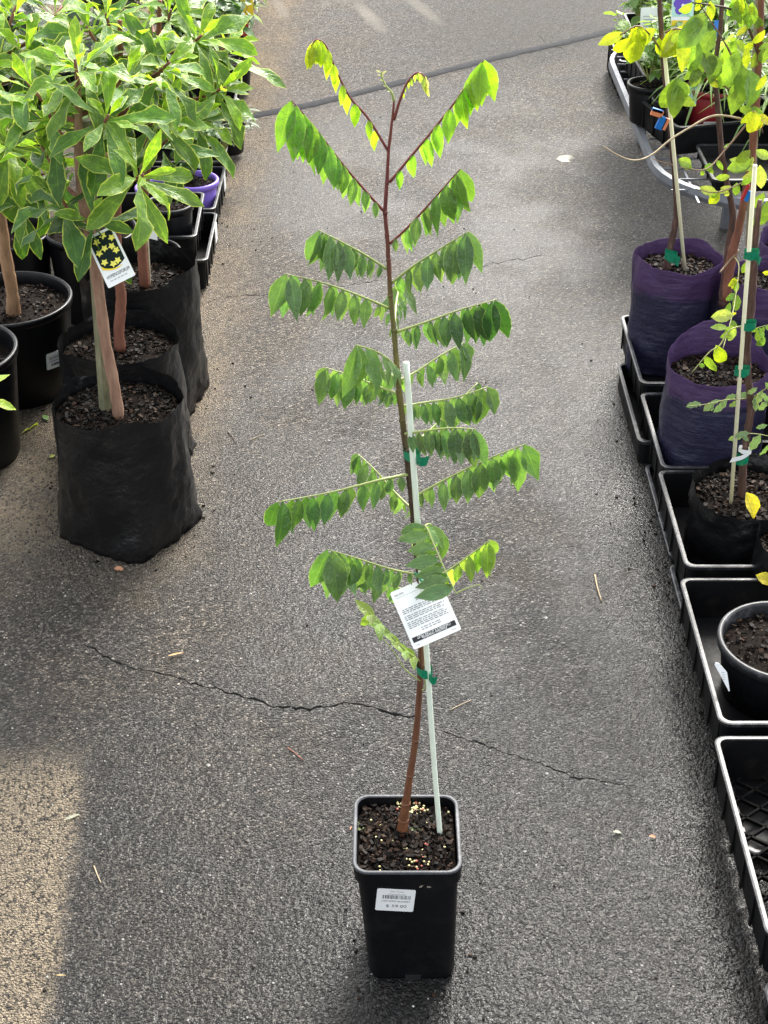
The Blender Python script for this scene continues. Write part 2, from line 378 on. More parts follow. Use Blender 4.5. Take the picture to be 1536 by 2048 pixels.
# leaf shapes: base at the origin, blade along +Y, upper face +Z
def leaf_me(name, mat, prof, width, fold=.25, bend=.35, wave=.0, seed=0, nl=6, twist=0., pet=0.):
    rr = random.Random(seed); vs = []; uvs = []; fs = []
    ang = 0; y = 0; z = 0; ph = rr.random() * 6.28
    pts = []
    for i in range(nl + 1):
        t = i / nl; pts.append((y, z, ang)); st = 1 / nl
        ang -= bend * st * (.5 + t); y += math.cos(ang) * st; z += math.sin(ang) * st
    for i, (y, z, an) in enumerate(pts):
        t = i / nl; x = t * (len(prof) - 1); k = min(int(x), len(prof) - 2); hw = (prof[k] + (prof[k + 1] - prof[k]) * (x - k)) * width / 2
        hw *= 1 + rr.uniform(-.06, .06)
        for j in range(5):
            s = (j - 2) / 2
            wz = wave * width * math.sin(t * 11 + ph + (1.6 if s > 0 else 0)) * abs(s) * hw / (width / 2 + 1e-6)
            lx = s * hw; lz = abs(s) * hw * fold + wz - (s * s) * hw * fold * .35
            tw = twist * t; lx, lz = lx * math.cos(tw) - lz * math.sin(tw), lx * math.sin(tw) + lz * math.cos(tw)
            vs.append((lx, y - math.sin(an) * lz, z + math.cos(an) * lz)); uvs.append((j / 4, t))
    for i in range(nl):
        for j in range(4):
            a = i * 5 + j; fs.append((a, a + 1, a + 6, a + 5))
    return mesh(name, vs, fs, mat, True, uvs)
P_STAR = [.06, .70, 1.0, .96, .74, .36, .0]
P_VAR = [.07, .22, .55, .88, 1.0, .68, .03]
P_OVAL = [.05, .66, .97, 1.0, .88, .55, .03]
P_NARROW = [.2, .7, 1, 1, .85, .55, .03]
P_TOOTH = [.06, .45, 1.0, .72, .95, .5, .02]
L_STAR = [leaf_me('leaflet_blade', M['starleaf'], P_STAR, .375 + .035 * (i % 3), .10 + .14 * (i % 4), .05 + .24 * (i % 5), .05 * (i % 3), i, twist=.45 * ((i % 3) - 1)) for i in range(14)]
L_VAR = [leaf_me('leaf_blade', M['varleaf'], P_VAR, .25 + .03 * (i % 3), .3 + .12 * (i % 3), .25 + .28 * (i % 5), (.16 + .07 * (i % 3)), 20 + i, twist=.35 * ((i % 3) - 1)) for i in range(12)]
L_YEL = [leaf_me('leaf_blade', M['yelleaf'], P_OVAL, .40 + .07 * (i % 3), .2 + .2 * (i % 3), .2 + .3 * (i % 4), .06, 50 + i, twist=.5 * ((i % 3) - 1)) for i in range(8)]
L_GREY = [leaf_me('leaf_blade', M['greyleaf'], P_TOOTH, .42, .2, .3 + .2 * i, .05, 70 + i) for i in range(4)]
L_SHRUB = [leaf_me('leaf_blade', M['darkleaf'], P_OVAL, .45 + .06 * (i % 3), .25, .2 + .2 * (i % 4), .05, 80 + i) for i in range(6)]
L_NARROW = [leaf_me('leaf_blade', M['darkleaf'], P_NARROW, .16, .2, .3 + .3 * i, .0, 90 + i) for i in range(4)]
L_GRASS = [leaf_me('leaf_blade', M['darkleaf'], P_NARROW, .035, .3, .7 + .4 * i, .0, 95 + i) for i in range(4)]
def place_leaf(me, p, d, n, L, col, parent, name='leaf', origin=None):
    d = d.normalized(); n = (n - d * n.dot(d))
    n = n.normalized() if n.length > 1e-4 else d.orthogonal().normalized()
    x = d.cross(n)
    o = bpy.data.objects.new(name, me); COL.objects.link(o)
    m = Matrix(((x.x * L, d.x * L, n.x * L, 0), (x.y * L, d.y * L, n.y * L, 0), (x.z * L, d.z * L, n.z * L, 0), (0, 0, 0, 1)))
    org = origin if origin is not None else Vector((0, 0, 0))
    m.translation = p - org
    if parent is not None: o.parent = parent
    o.matrix_local = m if parent is not None else m
    o.color = (*col, 1); return o
def jit(c, a=.15): 
    k = 1 + R.uniform(-a, a); return tuple(max(0, x * k * (1 + R.uniform(-a, a) * .5)) for x in c)
def mixc(a, b, t): return tuple(x + (y - x) * t for x, y in zip(a, b))
UP = Vector((0, 0, 1))

# flat print helpers on a card frame (origin o, axes ex, ey, outward n), sizes in metres
def card_poly(pts, fr, lift, th=0):
    o, ex, ey, n = fr; return [o + ex * a + ey * b + n * lift for a, b in pts]
def card_shape(name, pts, fr, lift, mat, parent, origin, th=None):
    top = [p - origin for p in card_poly(pts, fr, lift)]; k = len(top)
    fs = [tuple(range(k))]
    if th:
        bot = [p - fr[3] * th for p in top]; top = top + bot
        fs += [tuple(range(k, 2 * k))[::-1]] + [(i, k + i, k + (i + 1) % k, (i + 1) % k) for i in range(k)]
    return obj(name, mesh(name, top, fs, mat, False), parent)
def rrect(w, h, r, n=4, cx=0, cy=0):
    out = []
    for sx, sy, a0 in ((1, 1, 0), (-1, 1, 90), (-1, -1, 180), (1, -1, 270)):
        for i in range(n + 1):
            a = math.radians(a0 + 90 * i / n); out.append((cx + sx * (w / 2 - r) + r * math.cos(a), cy + sy * (h / 2 - r) + r * math.sin(a)))
    return out
def bars(name, rects, fr, lift, mat, parent, origin):
    vs = []; fs = []
    for (x, y, w, h) in rects:
        b = len(vs); vs += [p - origin for p in card_poly([(x, y), (x + w, y), (x + w, y + h), (x, y + h)], fr, lift)]; fs.append((b, b + 1, b + 2, b + 3))
    return obj(name, mesh(name, vs, fs, mat, False), parent)
def lettering(txt, size, fr, x, y, lift, mat, parent, origin, width=None, flip=False):
    cu = bpy.data.curves.new('lettering', 'FONT'); cu.body = txt; cu.size = size; cu.align_x = 'CENTER'; cu.align_y = 'CENTER'; cu.resolution_u = 2
    tmp = bpy.data.objects.new('lettering_source', cu); COL.objects.link(tmp)
    dg = bpy.context.evaluated_depsgraph_get(); me = bpy.data.meshes.new_from_object(tmp.evaluated_get(dg))
    bpy.data.objects.remove(tmp); me.materials.clear(); me.materials.append(mat)
    xs = [v.co.x for v in me.vertices]; k = width / (max(xs) - min(xs)) if width else 1
    o, ex, ey, n = fr; s = -1 if flip else 1
    for v in me.vertices: v.co = o + ex * (x + s * v.co.x * k) + ey * (y + s * v.co.y) + n * lift - origin
    bpy.data.curves.remove(cu)
    return obj('lettering', me, parent)
def frame_from(bl, br, tl):
    ex = (br - bl).normalized(); ey = (tl - bl); ey = (ey - ex * ey.dot(ex)).normalized(); return (bl, ex, ey, ex.cross(ey))

# ------------------------------------------------------------------ the ground, with real cracks
def crack_poly(px, wpx, seed, jitter=3.0):
    pts = []
    for i in range(len(px) - 1):
        a, b = px[i], px[i + 1]; m = max(2, int(math.hypot(b[0] - a[0], b[1] - a[1]) / 9))
        for k in range(m): pts.append((a[0] + (b[0] - a[0]) * k / m, a[1] + (b[1] - a[1]) * k / m, i + k / m))
    pts.append((*px[-1], len(px) - 1)); rr = random.Random(seed); up = []; lo = []; n = len(pts)
    for i, (u, v, s) in enumerate(pts):
        t = i / (n - 1); k = min(int(s), len(wpx) - 2); w = wpx[k] + (wpx[k + 1] - wpx[k]) * (s - k)
        w *= rr.uniform(.3, 1.1); j = rr.uniform(-jitter, jitter)
        if i in (0, n - 1): w = .6
        g = G(u, v + j); pm = pxm(g)
        up.append((g.x + rr.uniform(-.001, .001), g.y + w * pm * .5)); lo.append((g.x, g.y - w * pm * .5))
    return up, lo
CR = [([(165, 1285), (190, 1300), (232, 1326), (300, 1344), (340, 1352), (380, 1366), (430, 1376), (480, 1391), (545, 1412), (620, 1418), (690, 1407), (745, 1415), (800, 1432), (836, 1432)],
       [5, 9, 5, 4, 5, 5, 6, 8, 8, 9, 6, 7, 14, 4]),
      ([(884, 1462), (960, 1488), (1040, 1515), (1100, 1533), (1150, 1556), (1210, 1563), (1275, 1571)], [3, 5, 4, 5, 6, 4, 2]),
      ([(436, 598), (520, 590), (600, 580), (690, 573), (768, 560)], [3, 4, 5, 3, 2]),
      ([(930, 540), (985, 527), (1045, 518), (1090, 512)], [2, 4, 4, 2]),
      ([(62, 1098), (30, 1140), (8, 1178), (-30, 1220)], [3, 5, 6, 6]),
      ([(1060, 60), (1100, 92), (1135, 100)], [3, 4, 3]),
      ([(640, 1060), (585, 1075), (560, 1090)], [2, 3, 2]),
      ([(1100, 1100), (1190, 1085), (1240, 1090)], [1.5, 2.5, 1.5])]
vs2 = [(-40, -12), (40, -12), (40, 70), (-40, 70)]; edges = [(0, 1), (1, 2), (2, 3), (3, 0)]; polys = []; grooves = MB()
for ci, (px, wp) in enumerate(CR):
    up, lo = crack_poly(px, wp, 40 + ci); loop = up + lo[::-1]; b = len(vs2); vs2 += loop; k = len(loop)
    edges += [(b + i, b + (i + 1) % k) for i in range(k)]; polys.append(loop)
    for i in range(len(up) - 1):
        a, a2, c, c2 = up[i], up[i + 1], lo[i], lo[i + 1]
        mz = -.014; m1 = ((a[0] + c[0]) / 2, (a[1] + c[1]) / 2, mz); m2 = ((a2[0] + c2[0]) / 2, (a2[1] + c2[1]) / 2, mz)
        o = len(grooves.v)
        grooves.v += [Vector((*a, 0)), Vector((*a2, 0)), Vector(m1), Vector(m2), Vector((*c, 0)), Vector((*c2, 0))]
        grooves.f += [(o, o + 1, o + 3, o + 2), (o + 2, o + 3, o + 5, o + 4)]
def inside(p, loop):
    c = False; j = len(loop) - 1
    for i in range(len(loop)):
        if (loop[i][1] > p[1]) != (loop[j][1] > p[1]) and p[0] < (loop[j][0] - loop[i][0]) * (p[1] - loop[i][1]) / (loop[j][1] - loop[i][1]) + loop[i][0]: c = not c
        j = i
    return c
res = delaunay_2d_cdt([Vector(v) for v in vs2], edges, [], 0, 1e-6)
gv = [(v.x, v.y, 0) for v in res[0]]; bbs = [(min(q[0] for q in l), max(q[0] for q in l), min(q[1] for q in l), max(q[1] for q in l)) for l in polys]
gf = []
for f in res[2]:
    cx = sum(res[0][i].x for i in f) / 3; cy = sum(res[0][i].y for i in f) / 3
    if any(b[0] <= cx <= b[1] and b[2] <= cy <= b[3] and inside((cx, cy), l) for b, l in zip(bbs, polys)): continue
    a, b_, c_ = [res[0][i] for i in f]
    gf.append(tuple(f) if (b_ - a).cross(c_ - a) > 0 else tuple(f)[::-1])
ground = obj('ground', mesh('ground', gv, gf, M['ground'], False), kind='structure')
gr = grooves.build('crack', M['crack'], ground)
# tar joint across the lane
jp = crom([G(380, 262), G(430, 245), G(600, 214), G(800, 165), G(1000, 114), G(1150, 80), G(1310, 38), G(1420, 5)], 90); jv = []; jf = []
for i, p in enumerate(jp):
    w = .036 + .010 * noise.noise(Vector((i * .31, 0, 0))); e = .006 * noise.noise(Vector((i * .9, 3, 0)))
    for s, z in ((-1, .0006), (-.75, .004), (.75, .004), (1, .0006)): jv.append((p.x, p.y + s * w + e, z))
for i in range(len(jp) - 1):
    for k in range(3): a = i * 4 + k; jf.append((a, a + 4, a + 5, a + 1))
obj('tar_joint', mesh('tar_joint', jv, jf, M['tar']), ground)

# ------------------------------------------------------------------ containers
def soil_and_chips(parent, cx, cy, z, rx, ry, n=420, square=False, seed=0, chip=.0085, mound=.008):
    rr = random.Random(seed); vs = [(cx, cy, z + mound)]; fs = []; NR, NA = 9, 30
    def rad(a):
        if not square: return rx, ry
        k = 1 / max(abs(math.cos(a)), abs(math.sin(a))) * .985; k = min(k, 1.30); return rx * k, ry * k
    for i in range(1, NR + 1):
        for k in range(NA):
            a = 2 * math.pi * k / NA; t = i / NR; ax, ay = rad(a)
            vs.append((cx + ax * t * math.cos(a), cy + ay * t * math.sin(a), z + mound * (1 - t * t) + .007 * noise.noise(Vector((cx * 9 + t * math.cos(a) * 5, cy * 9 + t * math.sin(a) * 5, seed)))))
    for k in range(NA): fs.append((0, 1 + k, 1 + (k + 1) % NA))
    for i in range(NR - 1):
        for k in range(NA): a = 1 + i * NA; fs.append((a + k, a + NA + k, a + NA + (k + 1) % NA, a + (k + 1) % NA))
    obj('soil', mesh('soil', vs, fs, M['soil']), parent)
    mb = MB()
    for i in range(n):
        a = rr.random() * 6.283; t = math.sqrt(rr.random()) * .95; ax, ay = rad(a)
        p = Vector((cx + ax * t * math.cos(a), cy + ay * t * math.sin(a), z + mound * (1 - t * t) + rr.uniform(.0, .008)))
        Mx = Matrix.Translation(p) @ Matrix.Rotation(rr.random() * 6.28, 4, 'Z') @ Matrix.Rotation(rr.gauss(0, .5), 4, 'X') @ Matrix.Rotation(rr.gauss(0, .4), 4, 'Y')
        s = chip * rr.uniform(.4, 1.5); mb.box(0, 0, 0, s, s * rr.uniform(.35, .8), s * rr.uniform(.15, .4), M=Mx)
    mb.build('bark_chips', M['chips'], parent, kind='stuff')
def rr_loop(hw, hd, r, z, cx=0, cy=0, n=5):
    return [Vector((x, y, z)) for x, y in rrect(2 * hw, 2 * hd, r, n, cx, cy)]
def shell(loops, cap0=False, cap1=False):
    vs = []; fs = []; k = len(loops[0])
    for l in loops: vs += l
    for i in range(len(loops) - 1):
        for j in range(k): fs.append((i * k + j, i * k + (j + 1) % k, (i + 1) * k + (j + 1) % k, (i + 1) * k + j))
    if cap0: fs.append(tuple(range(k))[::-1])
    if cap1: fs.append(tuple(range((len(loops) - 1) * k, len(loops) * k)))
    return vs, fs
def lathe(prof, n=48): return shell([[Vector((r * math.cos(2 * math.pi * k / n), r * math.sin(2 * math.pi * k / n), z)) for k in range(n)] for r, z in prof])
def round_pot(label, c, rt, rb, h, soil, mat, cat='pot', chips=200, seed=1, rimmat=None, name='round_pot', soilr=None):
    t = thing(name, label, cat, c)
    v, f = lathe([(0.0, .004), (rb * .9, .003), (rb, .0), (rb + .002, .006), (rb + (rt - rb) * .9, h * .86), (rt - .004, h * .90), (rt - .003, h - .012)]); obj('wall', mesh('wall', v, f, mat), t)
    v, f = lathe([(rt - .004, h - .022), (rt + .004, h - .020), (rt + .006, h - .004), (rt + .003, h), (rt - .003, h), (rt - .006, h - .006), (rt - .008, h - .03), (rb + (rt - rb) * (soil / h) - .004, soil - .03)])
    obj('rim', mesh('rim', v, f, rimmat or mat), t)
    if chips: soil_and_chips(t, 0, 0, soil, (rb + (rt - rb) * soil / h) * .985, (rb + (rt - rb) * soil / h) * .985, chips, False, seed)
    return t
def planter_bag(label, c, rad, h, soil, mat, seed, rot=0, sq=1.10, rimw=.012, lean=(0, 0), chips=560, flare=0.0, dip=None, name='planter_bag', crk=1.3):
    t = thing(name, label, 'planter bag', c); NZ, NA = 16, 64; loops = []
    def rim(a):
        z = h + rimw * noise.noise(Vector((math.cos(a) * 1.3, math.sin(a) * 1.3, seed * 3.1))) * 2
        if dip: z += dip[1] * math.exp(-((math.atan2(math.sin(a - dip[0]), math.cos(a - dip[0]))) / dip[2]) ** 2)
        return z
    def rr_(a, tz):
        sqf = 1 / (abs(math.cos(a + rot)) ** 5 + abs(math.sin(a + rot)) ** 5) ** .2
        k = (1 - tz) ** 2.2; r = rad * ((1 - k) + k * (sqf * sq * .90)) * (1 + flare * (1 - tz))
        q = Vector((math.cos(a) * 2.2, math.sin(a) * 2.2, tz * 3 + seed * 7))
        r += crk * (rad * .04 * noise.noise(q) + rad * .022 * (1 - abs(noise.noise(q * 2.6)) * 3)) + rad * .07 * (1 - tz) ** 2.5 * noise.noise(q * 4.3)
        r += rad * .04 * tz ** 4 * noise.noise(Vector((math.cos(a) * 1.5, math.sin(a) * 1.5, seed * 5)))
        return r
    for i in range(NZ + 1):
        tz = (i / NZ) ** 1.25 if i else 0; lp = []
        for k in range(NA):
            a = 2 * math.pi * k / NA; r = rr_(a, tz); z = tz * rim(a) + (.010 * max(0, noise.noise(Vector((math.cos(a) * 2, math.sin(a) * 2, seed)))) if i == 0 else 0)
            lp.append(Vector((r * math.cos(a) + lean[0] * tz, r * math.sin(a) + lean[1] * tz, z)))
        loops.append(lp)
    outer = loops; loops = []
    for tz in [(i / NZ) ** 1.25 for i in range(NZ, 0, -1) if (i / NZ) ** 1.25 > soil / h - .2]:
        lp = []
        for k in range(NA):
            a = 2 * math.pi * k / NA; r = rr_(a, tz) - (.0006 if tz == 1 else .0022); z = rim(a) - .0002 if tz == 1 else tz * rim(a)
            lp.append(Vector((r * math.cos(a) + lean[0] * tz, r * math.sin(a) + lean[1] * tz, z)))
        loops.append(lp)
    mb = MB(); mb.add(shell(outer, cap0=True)); mb.add(shell(loops)); k0 = NZ * NA; k1 = len(outer) * NA
    mb.f += [(k0 + k, k0 + (k + 1) % NA, k1 + (k + 1) % NA, k1 + k) for k in range(0)]; mb.build('bag', mat, t, smooth=True)
    if chips: soil_and_chips(t, lean[0] * .85, lean[1] * .85, soil, rad * .97, rad * .97, chips, False, seed)
    return t
def tray(label, x0, y0, x1, y1, z0, z1, lattice=False, group=None, slots=True, taper=.012, mat='blackdirty', rot=0):
    c = Vector(((x0 + x1) / 2, (y0 + y1) / 2, z0)); hw, hd, h = (x1 - x0) / 2, (y1 - y0) / 2, z1 - z0
    t = thing('plant_tray', label, 'tray', c, group); t.rotation_euler.z = rot
    lo = [rr_loop(hw - taper, hd - taper, .014, .002), rr_loop(hw - .006, hd - .006, .018, h - .008), rr_loop(hw - .006, hd - .006, .018, h - .004)]
    li = [rr_loop(hw - .009, hd - .009, .016, h - .004), rr_loop(hw - taper - .003, hd - taper - .003, .012, .006)]
    v, f = shell(lo); v2, f2 = shell(li); mb = MB(); mb.add((v, f)); mb.add((v2, f2))
    if not lattice: mb.f.append(tuple(range(len(v) + 24, len(v) + 48)))
    n = max(3, int(hd * 2 / .07))
    for k in range(n):
        y = -hd + .03 + (2 * hd - .06) * k / (n - 1)
        for s in (-1, 1): mb.box(s * (hw - .0075), y, h * .45, .004, .008, h * .8)
    mb.build('wall', M[mat], t)
    v, f = shell([rr_loop(hw - .006, hd - .006, .018, h - .010), rr_loop(hw, hd, .022, h - .009), rr_loop(hw + .001, hd + .001, .022, h - .001), rr_loop(hw - .002, hd - .002, .02, h), rr_loop(hw - .008, hd - .008, .017, h), rr_loop(hw - .009, hd - .009, .016, h - .006)])
    obj('rim', mesh('rim', v, f, M['rim'], False), t)
    if lattice:
        lb = MB(); q = .047; L = 2 * hd + 2 * hw
        for d in (-1, 1):
            for k in range(-16, 17):
                a = []
                for s in range(0, 41):     # clip the diagonal to the tray floor
                    x = -hw + .012 + (2 * hw - .024) * s / 40; y = d * x * .75 + k * q
                    if abs(y) < hd - .012: a.append((x, y))
                if len(a) > 2:
                    p, e = Vector((*a[0], .012)), Vector((*a[-1], .012)); m = (p + e) / 2; dd = e - p
                    lb.add(box_data(0, 0, 0, dd.length, .004, .008, M=Matrix.Translation(m) @ Matrix.Rotation(math.atan2(dd.y, dd.x), 4, 'Z')))
        lb.build('floor_lattice', M['mat'], t)
    return t

# main pot
POT = Vector((.036, 1.674, 0))
pot = thing('square_pot', 'tall black square pot with white price sticker, standing alone in the lane', 'pot', POT)
def pl(hw, z, sh=0, r=.018): return rr_loop(hw, hw, r, z, (1 - z / .268) * .010 + sh, 0, 6)
v, f = shell([pl(.062, .012), pl(.066, .0), pl(.0685, .0), pl(.0695, .008), pl(.0705, .012), pl(.0790, .246)]); obj('wall', mesh('wall', v, f, M['black'], True), pot)
v, f = shell([pl(.0790, .238, 0, .02), pl(.0835, .239, 0, .022), pl(.0850, .2645, 0, .024)]); obj('rim', mesh('rim', v, f, M['black'], False), pot)
v, f = shell([pl(.0850, .2645, 0, .024), pl(.0846, .2672, 0, .024), pl(.0832, .2682, 0, .022), pl(.0802, .2682, 0, .02), pl(.0788, .2665, 0, .02)]); obj('rim_edge', mesh('rim_edge', v, f, M['rimtop'], False), pot)
v, f = shell([pl(.0788, .2665, 0, .02), pl(.0770, .235, 0, .019)]); obj('inner_wall', mesh('inner_wall', v, f, M['black'], True), pot)
nt = MB().box(.012, -.0698, .006, .026, .004, .013); nt.build('drain_notch', M['ink'], pot)
soil_and_chips(pot, 0, 0, .248, .0775, .0775, 1000, True, 3, .0068, .006)
rb_ = random.Random(5); bm1, bm2 = MB(), MB()
def bead(mb, p, r):
    lat = [Vector((0, 0, r)), *[Vector((r * .95 * math.cos(a), r * .95 * math.sin(a), 0)) for a in (0, 1.05, 2.09, 3.14, 4.19, 5.24)], Vector((0, 0, -r))]
    mb.add(([p + q for q in lat], [(0, 1 + i, 1 + (i + 1) % 6) for i in range(6)] + [(7, 1 + (i + 1) % 6, 1 + i) for i in range(6)]))
bp = [(800 + rb_.gauss(0, 4), 1608 + rb_.gauss(0, 3)) for _ in range(10)] + [(828 + rb_.gauss(0, 9), 1618 + rb_.gauss(0, 6)) for _ in range(34)]
bp += [(742, 1640), (761, 1651), (853, 1646), (897, 1624), (752, 1674), (758, 1684), (786, 1681), (763, 1681), (810, 1691), (813, 1697), (808, 1696), (854, 1678), (845, 1700), (843, 1711), (846, 1714), (850, 1713), (813, 1718), (820, 1719), (824, 1724), (829, 1722), (848, 1723), (858, 1724), (833, 1734), (843, 1732), (818, 1731), (759, 1733), (858, 1595), (839, 1606), (855, 1620), (856, 1729), (889, 1694), (760, 1741), (835, 1738)]
for i, (u, v_) in enumerate(bp): bead(bm2 if i % 9 == 4 else bm1, G(u, v_, .258) - POT, .0023)
for (u, v_) in [(832, 1605), (851, 1688), (855, 1690), (833, 1722), (795, 1618)]: bead(bm2, G(u, v_, .258) - POT, .0028)
bm1.build('fertiliser_beads', M['bead'], pot, smooth=True, kind='stuff'); bm2.build('red_fertiliser_beads', M['beadred'], pot, smooth=True, kind='stuff')
for (u, v_, s) in [(718, 1655, .012), (728, 1662, .010), (850, 1655, .010), (832, 1662, .012), (825, 1655, .01), (868, 1640, .008), (712, 1650, .008), (830, 1705, .009)]:
    for k in range(7):
        a = R.random() * 6.28; place_leaf(R.choice(L_SHRUB), G(u, v_, .252) - POT, Vector((math.cos(a), math.sin(a), R.uniform(.2, .9))), UP, s * R.uniform(.6, 1.1), jit((.10, .14, .04), .3), pot, 'weed_leaf')
# price sticker
yf = lambda z: POT.y - (.0705 + (.0790 - .0705) * (z - .012) / .234) - .0012
c0 = V(750, 1819, yf(.16)); c1 = V(826, 1823, yf(.16)); c2 = V(755, 1775, yf(.19))
c0.y = yf(c0.z); c1.y = yf(c1.z); c2.y = yf(c2.z)
FR = frame_from(c0, c1, c2); sw, sh_ = (c1 - c0).length, (c2 - c0).length
st = card_shape('price_sticker', rrect(sw, sh_, .003, 4, sw / 2, sh_ / 2), FR, .0004, M['white'], pot, POT, .0006)
lettering('Star Fruit', .0050, FR, sw * .52, sh_ * .90, .0009, M['pale_ink'], st, POT, sw * .34)
lettering('(Carambola)', .0050, FR, sw * .53, sh_ * .775, .0009, M['pale_ink'], st, POT, sw * .44)
rb2 = random.Random(11); x = sw * .16; bl = []
while x < sw * .86: w = rb2.choice([.0006, .0009, .0014, .002]); bl.append((x, sh_ * .56, w, sh_ * .17)); x += w + rb2.choice([.0007, .001, .0016])
bars('barcode', bl, FR, .0009, M['grey_ink'], st, POT)
lettering('LADYBIRD NURSERY', .0046, FR, sw * .52, sh_ * .455, .0009, M['grey_ink'], st, POT, sw * .76)
lettering('$ 59.00', .0092, FR, sw * .54, sh_ * .23, .0009, M['grey_ink'], st, POT, sw * .54)
for (u, v_, a) in [(838, 1774, .6), (853, 1772, -.3)]:
    p = V(u, v_, yf(.19)); place_leaf(L_SHRUB[0], p - POT + Vector((0, -.001, 0)), Vector((math.cos(a), 0, math.sin(a))), Vector((0, -1, 0)), .008, (.4, .36, .3), pot, 'grit')

# ------------------------------------------------------------------ star fruit tree
TB = G(803, 1672, .246); star = thing('star_fruit_tree', 'slim young star fruit tree with drooping paired leaflets in the square pot', 'tree', TB)
TPX = [(803, 1674), (807, 1640), (812, 1606), (820, 1550), (831, 1480), (838, 1400), (842, 1330), (842, 1260), (840, 1180), (834, 1110), (827, 1040), (820, 970), (812, 900), (805, 840), (798, 780), (793, 730), (788, 660), (781, 590), (777, 520), (774, 470), (770, 425), (774, 365), (777, 303), (782, 260), (786, 225), (788, 200)]
def tY(v_): return TB.y + (1674 - v_) / 1474 * .030
TP = [V(u, v_, tY(v_)) for u, v_ in TPX]
tw = [22, 20, 17, 14, 13.5, 13, 13, 12, 12, 12, 12, 12, 12, 12, 12, 11.5, 11, 10, 9, 8.5, 8.5, 7.5, 6.5, 6, 5, 4]
tube('trunk', TP, [w * pxm(p) / 2 for w, p in zip(tw, TP)], M['startrunk'], star, 110, 10, .22)
nd = MB()
for k, (u, v_) in enumerate(TPX[1:22]):
    p = TP[k + 1] - TB
    nd.add(tube_data([p + Vector((0, 0, -.003)), p, p + Vector((0, 0, .003))], [tw[k + 1] * pxm(TP[k + 1]) / 2 * q for q in (.98, 1.14, .98)], 10, .3, k))
nd.build('bark_nodes', M['startrunk'], star, smooth=True, kind='stuff')
DARK = (.094, .178, .064); MIDG = (.128, .235, .068); LIGHT = (.15, .31, .04); LIME = (.23, .41, .025); YEL = (.40, .47, .03); PALE = (.45, .46, .16); SICK = (.20, .30, .06)
def frond(px, y0, y1, n, l0, l1, c0, c1, stem='greenstem', wid=1, rows=2, mode='hang', term=True, power=.9, start=.12, out=.30, name='frond', thick=1.0):
    k = len(px); base = tY(px[0][1])
    pts = [V(u, v_, base + y0 + (y1 - y0) * i / (k - 1)) for i, (u, v_) in enumerate(px)]
    path = crom(pts, 26); org = pts[0]
    rr = [(.0019 - .0012 * i / 26) * thick for i in range(27)]
    v, f = tube_data([p - org for p in path], rr, 6); st_ = obj(name, mesh(name, v, f, M[stem]), star, org - TB)
    for i in range(n):
        t = start + (.96 - start) * (i / max(1, n - 1)) ** power
        for row in range(rows):
            tt = min(1, max(.04, t + (.0 if row == 0 else -.42 / n) + R.uniform(-.012, .012)))
            x = tt * 26; q = min(int(x), 25); p = path[q].lerp(path[q + 1], x - q); T = (path[min(q + 2, 26)] - path[max(q - 1, 0)]).normalized()
            side = T.cross(UP); side = side.normalized() if side.length > .05 else Vector((0, -1, 0))
            if side.y > 0: side = -side              # towards the viewer's side first
            s = 1 if row == 0 else -1
            L = (l0 + (l1 - l0) * (i / max(1, n - 1)) ** .75) * pxm(p) * R.uniform(.88, 1.12) * 1.15
            col = jit(mixc(c0, c1, i / max(1, n - 1)), .16)
            if mode == 'hang':
                d = Vector((0, 0, -1)) + T * R.uniform(-.02, .30) + side * s * (out * R.uniform(.3, 1.3)); nrm = side * s + UP * .25 + T * R.uniform(-.5, .5)
            elif mode == 'flat':
                d = side * s * .7 + T * .75 + UP * R.uniform(-.4, .0); nrm = UP + Vector((0, -.5, 0))
            else:                                     # 'across': blades sweep to the left of the stalk
                d = Vector((-1, -.12, -.12 - .10 * i / n)) if row == 0 else Vector((-.9, .3, -.5)); nrm = Vector((.05, -.75, .8)) if row == 0 else Vector((0, -.9, -.1))
            place_leaf(R.choice(L_STAR), p + side * s * .001, d, nrm, L * (1 if row == 0 else .92), col, st_, 'leaflet', org)
    if term:
        p = path[-1]; T = (path[-1] - path[-3]).normalized(); side = T.cross(UP).normalized()
        if side.y > 0: side = -side
        place_leaf(R.choice(L_STAR), p, Vector((0, 0, -1)) + T * .38, side + T * .3 + UP * .3, l1 * pxm(p) * 1.1, jit(c1), st_, 'leaflet', org)
    return st_
# crown tip
frond([(777, 303), (735, 235), (700, 195), (672, 140), (652, 92), (634, 79), (622, 92)], 0, -.02, 8, 40, 46, LIME, YEL, 'redstem', start=.16, rows=2, out=.45)
frond([(770, 425), (725, 375), (675, 315), (630, 255), (583, 201)], 0, -.05, 10, 28, 100, MIDG, LIGHT, 'redstem', out=.25)
frond([(779, 365), (820, 315), (870, 255), (920, 190), (950, 140), (968, 120)], 0, -.03, 10, 36, 78, LIGHT, LIME, 'redstem')
frond([(788, 240), (800, 200), (815, 165), (833, 146), (848, 152), (853, 172)], 0, -.01, 6, 12, 24, LIME, PALE, 'redstem', start=.35)
frond([(788, 202), (783, 185), (772, 172), (764, 155), (763, 143)], 0, .004, 5, 8, 11, PALE, PALE, 'greenstem', start=.3, mode='flat')
frond([(781, 487), (820, 450), (870, 395), (920, 338)], 0, -.04, 7, 26, 86, MIDG, (.10, .21, .035), 'redstem')
frond([(773, 538), (730, 510), (685, 485), (638, 461)], 0, -.04, 8, 26, 80, DARK, DARK)
frond([(784, 566), (830, 530), (880, 498), (937, 463)], 0, -.05, 8, 36, 84, MIDG, DARK)
frond([(779, 617), (720, 592), (650, 567), (572, 548)], 0, -.06, 8, 36, 88, MIDG, DARK)
frond([(789, 652), (792, 610), (797, 580), (802, 556)], .006, .13, 6, 40, 72, MIDG, DARK, out=.6)
